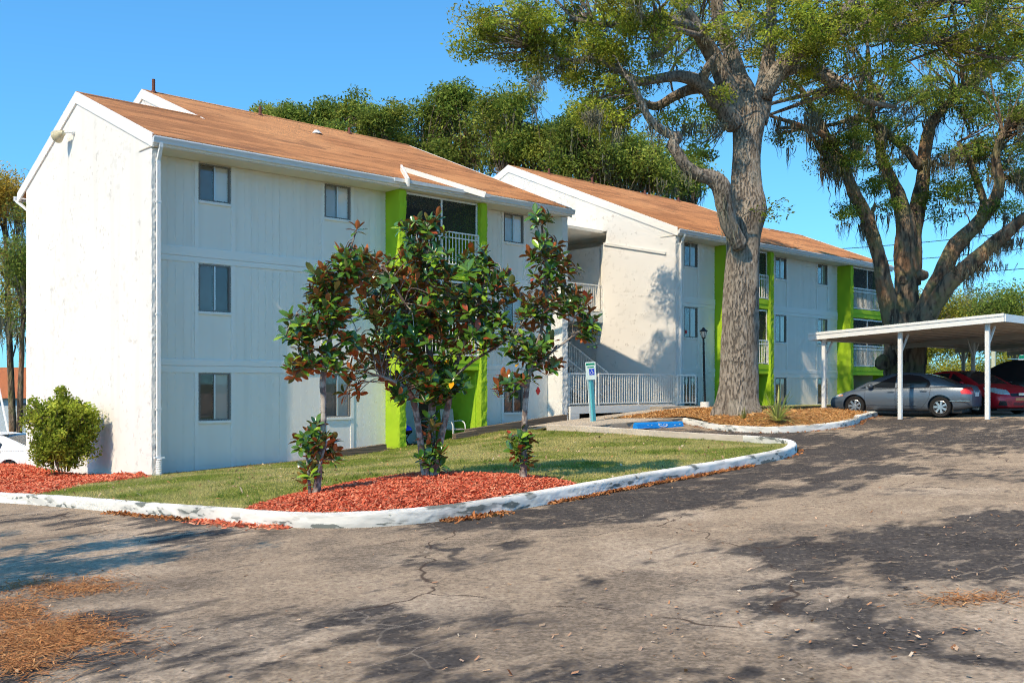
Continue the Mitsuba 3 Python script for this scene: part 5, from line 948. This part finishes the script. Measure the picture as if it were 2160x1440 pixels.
CAM = dict(SEDAN); CAM.update(L=4.80, W=1.82, xf=1.42, wb=2.78,
    bottom=[(-2.4, .34), (-1.9, .24), (1.5, .19), (2.1, .2), (2.4, .26)], belt=[(-2.4, .82), (-2.0, .95), (0, .94), (1.1, .90), (1.7, .83), (2.2, .70), (2.4, .56)], top=[(-2.4, .86), (-2.25, 1.05), (-1.6, 1.07), (.6, 1.0), (1.1, 1.03), (1.6, .99), (2.1, .87), (2.32, .72), (2.4, .58)],
    roof=[(-1.95, 1.02), (-1.5, 1.2), (-1.0, 1.40), (-.5, 1.47), (0, 1.47), (.3, 1.42), (.8, 1.22), (1.25, .98)],
    side=[[(.85, .98), (.5, 1.2), (.1, 1.37), (.0, .98)], [(-.05, .98), (-.05, 1.38), (-.6, 1.37), (-1.05, 1.15), (-1.0, 1.0)]], wind=[(1.25, 1.0), (.28, 1.5), (.1, 1.42), (1.0, .99)], back=[(-1.9, 1.06), (-.9, 1.5), (-.8, 1.38), (-1.6, 1.05)],
    lamps=[('headlight', [(2.45, .64), (1.72, .80), (1.62, .90), (1.95, .885), (2.45, .74)], 'lamp_clear', (.42, 1.0)), ('fog_recess', [(2.45, .30), (2.1, .32), (2.1, .47), (2.45, .46)], 'car_trim', (.40, .80)), ('grille', [(2.45, .60), (2.1, .62), (2.1, .71), (2.45, .70)], 'car_trim', (0, .40)), ('lower_grille', [(2.45, .30), (2.1, .32), (2.1, .42), (2.45, .41)], 'car_trim', (0, .34))],
    bits=[('number_plate', (2.38, 2.42, -.25, .25, .46, .57), 'lamp_amber'), ('badge', (2.37, 2.405, -.11, .11, .63, .72), 'chrome')], handles=[(.1, .86), (-.9, .88)], mirror=(.75, 1.03))
hx = np.array(c2w(.30, -.954)); nose = campos(16.62, 32.0); car('parked_car', 'red sedan facing the camera beside the grey car, partly behind a carport post', 'paint_red', nose - hx * 2.4, hx, CAM)
SUV = dict(SEDAN); SUV.update(L=5.0, W=1.98, wb=2.9, xf=1.5, wr=.39, bottom=[(-2.5, .42), (-2.0, .34), (2.0, .34), (2.5, .40)], belt=[(-2.5, 1.05), (-2.2, 1.16), (0, 1.14), (1.2, 1.12), (2.2, 1.05), (2.5, .90)], top=[(-2.5, 1.1), (-2.3, 1.2), (.6, 1.18), (1.1, 1.24), (1.6, 1.22), (2.2, 1.14), (2.4, 1.04), (2.5, .9)],
    roof=[(-2.42, 1.2), (-2.35, 1.5), (-2.25, 1.78), (-1.9, 1.87), (-.6, 1.89), (.0, 1.86), (.35, 1.76), (.8, 1.5), (1.25, 1.2)], side=[[(.9, 1.2), (.4, 1.5), (.05, 1.7), (-.15, 1.72), (-.15, 1.2)], [(-.22, 1.2), (-.22, 1.73), (-1.15, 1.74), (-1.15, 1.2)], [(-1.25, 1.2), (-1.25, 1.74), (-2.05, 1.7), (-2.15, 1.25)]], wind=[(1.3, 1.22), (.35, 1.9), (.15, 1.82), (1.0, 1.22)], back=[(-2.5, 1.25), (-2.45, 1.8), (-2.2, 1.8), (-2.3, 1.25)],
    seams=[[(1.0, .4), (1.01, .4), (1.01, 1.15), (1.0, 1.15)], [(-.18, .4), (-.17, .4), (-.17, 1.16), (-.18, 1.16)]], lamps=[('taillight', [(-2.55, .9), (-2.3, .9), (-2.3, 1.15), (-2.55, 1.15)], 'lamp_red', (.6, 1.1)), ('headlight', [(2.55, .82), (2.15, .86), (2.15, 1.02), (2.55, .98)], 'lamp_clear', (.5, 1.1))], bits=[('number_plate', (-2.52, -2.49, -.26, .26, .75, .9), 'white_metal'), ('roof_rail', (-1.9, .1, .68, .71, 1.885, 1.92), 'chrome')], handles=[(.02, 1.06), (-1.02, 1.07)], handle_m='chrome', mirror=(.85, 1.25), spokes=6)
car('parked_car', 'black sport utility vehicle with chrome door handles at the right edge', 'paint_dark', campos(18.1, 37.0) + hd * (-.75), hd, SUV)
WC = dict(CAM); WC['lamps'] = [('taillight', [(-2.45, .70), (-2.2, .72), (-2.15, .84), (-2.45, .86)], 'lamp_red', (.5, 1.1)), ('headlight', [(2.45, .64), (1.72, .80), (1.62, .90), (1.95, .885), (2.45, .74)], 'lamp_clear', (.42, 1.0))]; WC['bits'] = [('number_plate', (-2.42, -2.39, -.25, .25, .6, .74), 'white_metal')]
hw_ = np.array(c2w(-.985, .17)); car('parked_car', 'white sedan behind the red mulch bed, cut by the left edge', 'paint_white', campos(-16.25, 30.5), hw_, WC)

# ---------------------------------------------------------------- carport
cp = thing('carport', 'white flat roofed metal carport over the parked cars', 'carport'); PX = 29.8
def at_x(px, py, x): X = (px - CX) / FOC; a, b = c2w(X, 1.0); Z = x / a; return np.array([x, b * Z, (CY - py) / FOC * Z])
yl, yr = at_x(1708, 712, PX - .25)[1], at_x(2117, 670, PX - .25)[1]; zl, zr_ = 1.50, 1.84; xe = 48.0
def crz(y): return zl + (zr_ - zl) * (yl - y) / (yl - yr)
rp = np.array([[yr, crz(yr)], [yl, crz(yl)], [yl, crz(yl) + .05], [yr, crz(yr) + .05]])
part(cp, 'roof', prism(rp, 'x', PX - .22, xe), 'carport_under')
part(cp, 'fascia', cat([prism([(yr - .03, crz(yr) - .05), (yl + .03, crz(yl) - .05), (yl + .03, crz(yl) + .17), (yr - .03, crz(yr) + .17)], 'x', PX - .29, PX - .225), prism([(yr - .03, crz(yr) + .11), (yl + .03, crz(yl) + .11), (yl + .03, crz(yl) + .19), (yr - .03, crz(yr) + .19)], 'x', PX - .32, PX - .291)]), 'white_metal')
part(cp, 'side_fascia', box(PX - .22, xe, yr - .05, yr - .0, crz(yr) - .05, crz(yr) + .17), 'white_metal'); part(cp, 'side_fascia', box(PX - .22, xe, yl, yl + .05, crz(yl) - .05, crz(yl) + .17), 'white_metal')
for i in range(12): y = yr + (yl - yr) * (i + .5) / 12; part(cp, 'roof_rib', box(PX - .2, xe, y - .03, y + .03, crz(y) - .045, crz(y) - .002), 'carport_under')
ys = [at_x(1738, 878, PX)[1], at_x(1899, 880, PX)[1], at_x(2083, 884, PX)[1]]
for r_ in range(4):
    X = PX + 5.6 * r_; part(cp, 'cross_beam', prism([(yr + .05, crz(yr) - .22), (yl - .05, crz(yl) - .22), (yl - .05, crz(yl) - .047), (yr + .05, crz(yr) - .047)], 'x', X - .05, X + .05), 'carport_under') if r_ else None
    for y in ys:
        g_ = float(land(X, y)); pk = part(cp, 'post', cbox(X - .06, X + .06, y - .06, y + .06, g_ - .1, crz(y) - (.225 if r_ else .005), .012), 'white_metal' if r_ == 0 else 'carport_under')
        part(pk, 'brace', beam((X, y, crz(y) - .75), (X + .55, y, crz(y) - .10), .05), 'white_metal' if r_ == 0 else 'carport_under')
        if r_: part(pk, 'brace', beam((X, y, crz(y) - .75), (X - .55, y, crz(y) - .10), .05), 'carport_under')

# ---------------------------------------------------------------- street furniture and small things
lp = thing('lamp_post', 'black lamp post with a lantern in a white concrete footing, before the farther block', 'lamp post'); g = at_x(1487, 862, 29.9)[:2] if False else gpx(1487, 864, .05); gz = float(land(*g)); Zl = g[0] * ST + g[1] * CT; s = Zl / FOC
part(lp, 'footing', tube([(*g, gz - .1), (*g, gz + .30), (*g, gz + .33)], [.17, .165, .15], 20), 'concrete_paint', 40)
lean = px3(1484, 714, Zl) - np.array([*g, gz]); top = np.array([*g, gz]) + lean; part(lp, 'pole', tube([(*g, gz + .3), tuple(np.array([*g, gz]) + lean * .5), tuple(top)], [.045, .04, .038], 12), 'black_metal', 40)
part(lp, 'lantern', tube([top, top + [0, 0, .03], top + [0, 0, .035]], [.05, .07, .07], 6), 'black_metal'); part(lp, 'lantern_glass', tube([top + [0, 0, .036], top + [0, 0, .25]], [.065, .115], 6), 'lamp_glass'); part(lp, 'lantern_cap', tube([top + [0, 0, .252], top + [0, 0, .27], top + [0, 0, .36], top + [0, 0, .40]], [.15, .15, .05, .02], 6), 'black_metal')
for q in range(6): a = q * math.pi / 3; part(lp, 'lantern_bar', beam(top + [.068 * math.cos(a), .068 * math.sin(a), .03], top + [.12 * math.cos(a), .12 * math.sin(a), .255], .012), 'black_metal')

sp_ = thing('sign_post', 'leaning aqua wooden post with a wheelchair parking sign', 'sign'); g = gpx(1252, 891, .1); gz = float(land(*g)) + .05; Zp = g[0] * ST + g[1] * CT; b0 = np.array([*g, gz - .1]); b1 = px3(1245, 802, Zp); b2 = px3(1242.5, 764, Zp)
part(sp_, 'post', beam(b0, b2 - unit(b2 - b0) * .02, .13), 'post_aqua'); nface = np.array([-1.0, 0, 0]); off = nface * .075
part(sp_, 'post_face', beam(b0 + off, b1 + off, .10, .012) if False else beam(b0 + off * 1.0, b1 + off * 1.0, .11, .02), 'post_pale')
fr = unit(b2 - b0); sd = unit(np.cross(fr, [ST, CT, 0])) * -1; sd = sd if sd @ np.array([CT, -ST, 0]) > 0 else -sd; nn = np.cross(sd, fr); nn = nn if nn @ np.array([ST, CT, 0]) < 0 else -nn
def plate(c, w, h, n0, n1): 
    V = np.array([c + sd * x * w / 2 + fr * y * h / 2 + nn * z for z in (n0, n1) for x, y in ((-1, -1), (1, -1), (1, 1), (-1, 1))]); f = BOXF; return trimesh.Trimesh(V, np.vstack([f[:, [0,1,2]], f[:, [0,2,3]]]), process=False)
c_ = px3(1245.5, 782, Zp); part(sp_, 'sign_plate', plate(c_, .31, .54, .10, .112), 'post_pale'); part(sp_, 'sign_band', plate(c_ + fr * .20, .26, .06, .1125, .116), 'sign_green', label='faded green band across the top of the sign'); part(sp_, 'sign_band', plate(c_ + fr * .11, .2, .035, .1125, .116), 'sign_green')
sq = part(sp_, 'symbol_plate', plate(c_ + sd * .03 - fr * .035, .16, .19, .1125, .117), 'sign_blue', label='blue square with the white wheelchair symbol')
def isa(k, c, u, v, n, s, m):
    """the wheelchair figure as strokes: head, back, seat and wheel"""
    P2 = lambda x, y: c + u * x * s + v * y * s
    wheel = [P2(-.08 + .30 * math.cos(a), -.22 + .30 * math.sin(a)) for a in np.radians(np.linspace(125, 375, 22))]
    part(k, 'symbol', cat([tube(wheel, [.045 * s] * 22, 6), tube([P2(-.08, .46), P2(-.05, .12), P2(.22, .10), P2(.34, -.28), P2(.46, -.24)], [.05 * s] * 5, 6), tube([P2(-.06, .26), P2(.2, .24)], [.04 * s] * 2, 6), tube([P2(-.10, .56), P2(-.10, .66)], [.08 * s] * 2, 8)]), m)
isa(sq, c_ + sd * .03 - fr * .035 + nn * .118, sd, fr, nn, .115, 'white_metal')

ws = thing('wheel_stop', 'bright blue concrete wheel stop with a worn white wheelchair mark', 'wheel stop'); e0, e1 = gpx(1344, 907), gpx(1441, 899); d2 = unit(e1 - e0); n2 = np.array([-d2[1], d2[0]]); n2 = n2 if n2[1] * 0 + n2[0] > 0 else -n2
zg = float(land(*((e0 + e1) / 2))) + .01; prof = [(-.02, 0), (.0, .12), (.035, .165), (.13, .165), (.16, .12), (.19, 0)]
Ln = np.linalg.norm(e1 - e0); V = np.array([[*(e0 + d2 * t * Ln + n2 * o), zg + h] for t in (0, 1) for o, h in prof]); n_ = len(prof); F = [[k, k + 1, n_ + k + 1] for k in range(n_ - 1)] + [[k, n_ + k + 1, n_ + k] for k in range(n_ - 1)] + [[0, k + 1, k] for k in range(1, n_ - 1)] + [[n_, n_ + k, n_ + k + 1] for k in range(1, n_ - 1)]
part(ws, 'block', (V, np.array(F)), 'blue_paint'); cm = np.array([*(e0 + d2 * Ln * .55 + n2 * .0), zg + .08]); u3 = np.array([*d2, 0]); v3 = unit(np.array([*(n2 * .03), .075])); n3 = np.array([*(-n2), .3])
ring = [cm + u3 * .16 * math.cos(a) + v3 * .055 * math.sin(a) - np.array([*n2, 0]) * .012 for a in np.radians(np.linspace(-210, 30, 18))]; part(ws, 'painted_mark', tube(ring, [.012] * 18, 5), 'trim_white')
rw = np.random.default_rng(4)
for q in range(9): a = cm + u3 * (rw.random() - .5) * Ln * .8 + v3 * (rw.random() - .4) * .07 - np.array([*n2, 0]) * .012; part(ws, 'paint_chip', tube([a, a + u3 * (.02 + .04 * rw.random())], [.010, .008], 5), 'trim_white')

def at_y(px, py, yy): a, b = c2w((px - CX) / FOC, 1.0); return a * yy / b
for (pa, pb, y, h, lb) in [((985, 912), (1192, 895), 21.98, .26, 'weathered landscape timber holding the lawn at the right of the nearest block'), ((958, 918), (1005, 912), 21.6, .20, 'short weathered timber beside the green patio fin'), ((712, 962), (812, 945), 22.12, .24, 'dark timber along the siding left of the green fin')]:
    xa, xb = at_y(*pa, y), at_y(*pb, y); za, zb_ = float(land(xa, y)) + .13, float(land(xb, y)) + .13
    lt = lab(key(None, 'landscape_timber'), lb, 'timber'); scene[lt] = mikit.ply(beam((xa, y, za + h * .3), (xb, y, zb_ + h * .3), .17, h), 'old_timber')

gr_ = thing('charcoal_grill', 'small charcoal grill with a blue lid on the patio beside the green fin', 'grill'); x_, y_ = 17.1, 22.75; z_ = float(land(x_, y_)) + .1
lid = trimesh.creation.icosphere(3, 1.0); lid.vertices = lid.vertices * [.30, .22, .17]; lid.vertices[:, 2] = np.maximum(lid.vertices[:, 2], 0); lid.vertices += [x_, y_, z_ + .48]; part(gr_, 'lid', lid, 'blue_plastic', 40); part(gr_, 'bowl', tube([(x_, y_, z_ + .36), (x_, y_, z_ + .42), (x_, y_, z_ + .478)], [.2, .27, .29], 20), 'black_metal', 40)
for a, c in ((-.22, -.15), (.22, -.15), (-.22, .15), (.22, .15)): part(gr_, 'leg', beam((x_ + a, y_ + c, z_ - .05), (x_ - a * .6, y_ + c, z_ + .38), .025), 'black_metal')
ch = thing('patio_chair', 'grey backed white framed chair on the patio under the balconies', 'chair'); x_, y_ = 19.05, 22.75; z_ = float(land(x_, y_)) + .0
part(ch, 'backrest', beam((x_, y_ + .3, z_ + .35), (x_ + .05, y_ + .45, z_ + .95), .42, .03), 'blind_grey'); part(ch, 'seat', cbox(x_ - .22, x_ + .22, y_ - .2, y_ + .25, z_ + .33, z_ + .37, .01), 'blind_grey')
for sx in (-.24, .24): part(ch, 'armrest', tube(spline(np.array([[x_ + sx, y_ - .2, z_ - .02], [x_ + sx, y_ - .22, z_ + .45], [x_ + sx, y_ - .05, z_ + .6], [x_ + sx, y_ + .3, z_ + .58]]), 6), .018, 8), 'white_metal', 40); part(ch, 'leg', beam((x_ + sx * .9, y_ + .25, z_ - .02), (x_ + sx * .9, y_ + .3, z_ + .4), .025), 'white_metal')

# far things: wires, utility pole, road sign, leaning pole, house
for q, (pa, pb, lb) in enumerate([((1700, 529), (2300, 467), 'topmost thin power line behind the dark oak'), ((1800, 553), (2300, 504), 'middle power line behind the dark oak'), ((2000, 572), (2300, 547), 'lowest power line, right of the dark oak')]):
    a, b = px3(*pa, 80), px3(*pb, 74); P = np.array([a + (b - a) * t - [0, 0, 1.2 * t * (1 - t)] for t in np.linspace(0, 1, 20)]); w = lab(key(None, 'power_line'), lb, 'wire', 'power lines'); scene[w] = mikit.ply(tube(P, .032, 5), 'wire')
up_ = thing('utility_pole', 'pale concrete pole with a white arm beyond the black vehicle', 'pole'); a = px3(2096, 815, 62); part(up_, 'pole', cbox(a[0] - .11, a[0] + .11, a[1] - .11, a[1] + .11, float(land(*a[:2])) - .2, px3(0, 731, 62)[2], .02), 'pole_pale'); part(up_, 'arm', beam(px3(2086, 731, 62), px3(2102, 731, 62), .10), 'white_metal')
rs_ = thing('road_sign', 'green road sign with white border and lettering at the right edge', 'sign'); c = px3(2170, 746, 58); u3 = np.array([CT, -ST, 0]); f3 = np.array([-ST, -CT, 0.]); hh = .36; ww = .62
def flat(c, w, h, d0, d1): V = np.array([c + u3 * x * w + np.array([0, 0, y * h]) + f3 * z for z in (d0, d1) for x, y in ((-1, -1), (1, -1), (1, 1), (-1, 1))]); return trimesh.Trimesh(V, np.vstack([BOXF[:, [0,1,2]], BOXF[:, [0,2,3]]]), process=False)
part(rs_, 'border', flat(c, ww, hh, 0, .02), 'white_metal'); part(rs_, 'panel', flat(c, ww - .03, hh - .03, .021, .026), 'sign_green'); m_ = meshkit.text_mesh('Sun', .24, .004); v = np.array(m_.vertices); m_.vertices = c - u3 * (ww - .08) + np.array([0, 0, -.10]) + v[:, :1] * u3 + v[:, 1:2] * [0, 0, 1.] + f3 * (.028 + v[:, 2:3]); part(rs_, 'lettering', m_, 'white_metal')
zb_ = float(land(*c[:2])); part(rs_, 'post', cyl((c[0] + .3 * CT, c[1] - .3 * ST, zb_ - .2), (c[0] + .3 * CT, c[1] - .3 * ST, c[2] + .3), .04), 'pole_pale')
lw = lab(key(None, 'leaning_pole'), 'thin white pole leaning behind the white car at the left edge', 'pole'); a, b = px3(0, 828, 36), px3(20, 925, 34); scene[lw] = mikit.ply(tube([a + (a - b) * .5, b], .035, 8), 'white_metal')
ho = thing('house', 'low house with an orange roof behind the trees at the left edge', 'house'); c = px3(10, 838, 70); zg = float(land(*c[:2])) - .3; ex = 14
R = lambda u, v, z: np.array([c[0] + CT * u + ST * v, c[1] - ST * u + CT * v, z])
def hbox(u0, u1, v0, v1, z0, z1): V = np.array([R(u, v, z) for z in (z0, z1) for u, v in ((u0, v0), (u1, v0), (u1, v1), (u0, v1))]); return trimesh.Trimesh(V, np.vstack([BOXF[:, [0,1,2]], BOXF[:, [0,2,3]]]), process=False)
part(ho, 'wall', hbox(-ex, 4, 0, 8, zg, c[2]), 'far_wall'); V = np.array([R(u, v, z) for u in (-ex - .4, 4.4) for v, z in ((-.5, c[2] - .05), (4, c[2] + 2.2), (8.5, c[2] - .05), (4, c[2] - .1))]); part(ho, 'roof', trimesh.convex.convex_hull(V), 'terracotta_roof')
part(ho, 'window', hbox(.9, 1.6, -.04, -.001, c[2] - 1.5, c[2] - .4), 'curtain_dark')
# a tree left of the picture: only its shade shows, on the paving
rt = np.random.default_rng(77); tr = thing('roadside_tree', 'tree left of the frame that throws the streaked shade on the paving', 'tree'); LT = Limbs(); gp_ = gpx(60, 1190); bt = np.array([gp_[0] - 6.8, gp_[1] - 1.5, 0]); bt[2] = float(land(*bt[:2])); LT.add([[*bt, .22], [*(bt + [.2, .1, 2.5]), .17], [*(bt + [.4, .2, 5]), .10]], n=10)
tips = []
for (px, py) in [(60, 1150), (130, 1160), (200, 1150), (270, 1145), (330, 1135), (385, 1130), (60, 1190), (130, 1195), (200, 1190), (260, 1180), (310, 1180), (20, 1210), (90, 1212), (-60, 1170), (-40, 1210), (-80, 1140), (40, 1240), (-20, 1245)]:
    q = gpx(px, py); h = 3.4 + 1.8 * rt.random(); p = np.array([*q, float(land(*q))]) + np.array(SUN) * h / SUN[2]; tips.append(p)
tips = np.array(tips); LT.twigs(tips, rt, .05, 5); Ct = np.repeat(tips, 7, 0) + rt.normal(size=(len(tips) * 7, 3)) * [.35, .16, .22]; part(tr, 'trunk', LT.mesh(), 'bark_dark', True); vf(tr, 'crown', foliage(Ct, 60, .24, .10, OAK, .7, rt), 'leaf', kind='stuff')
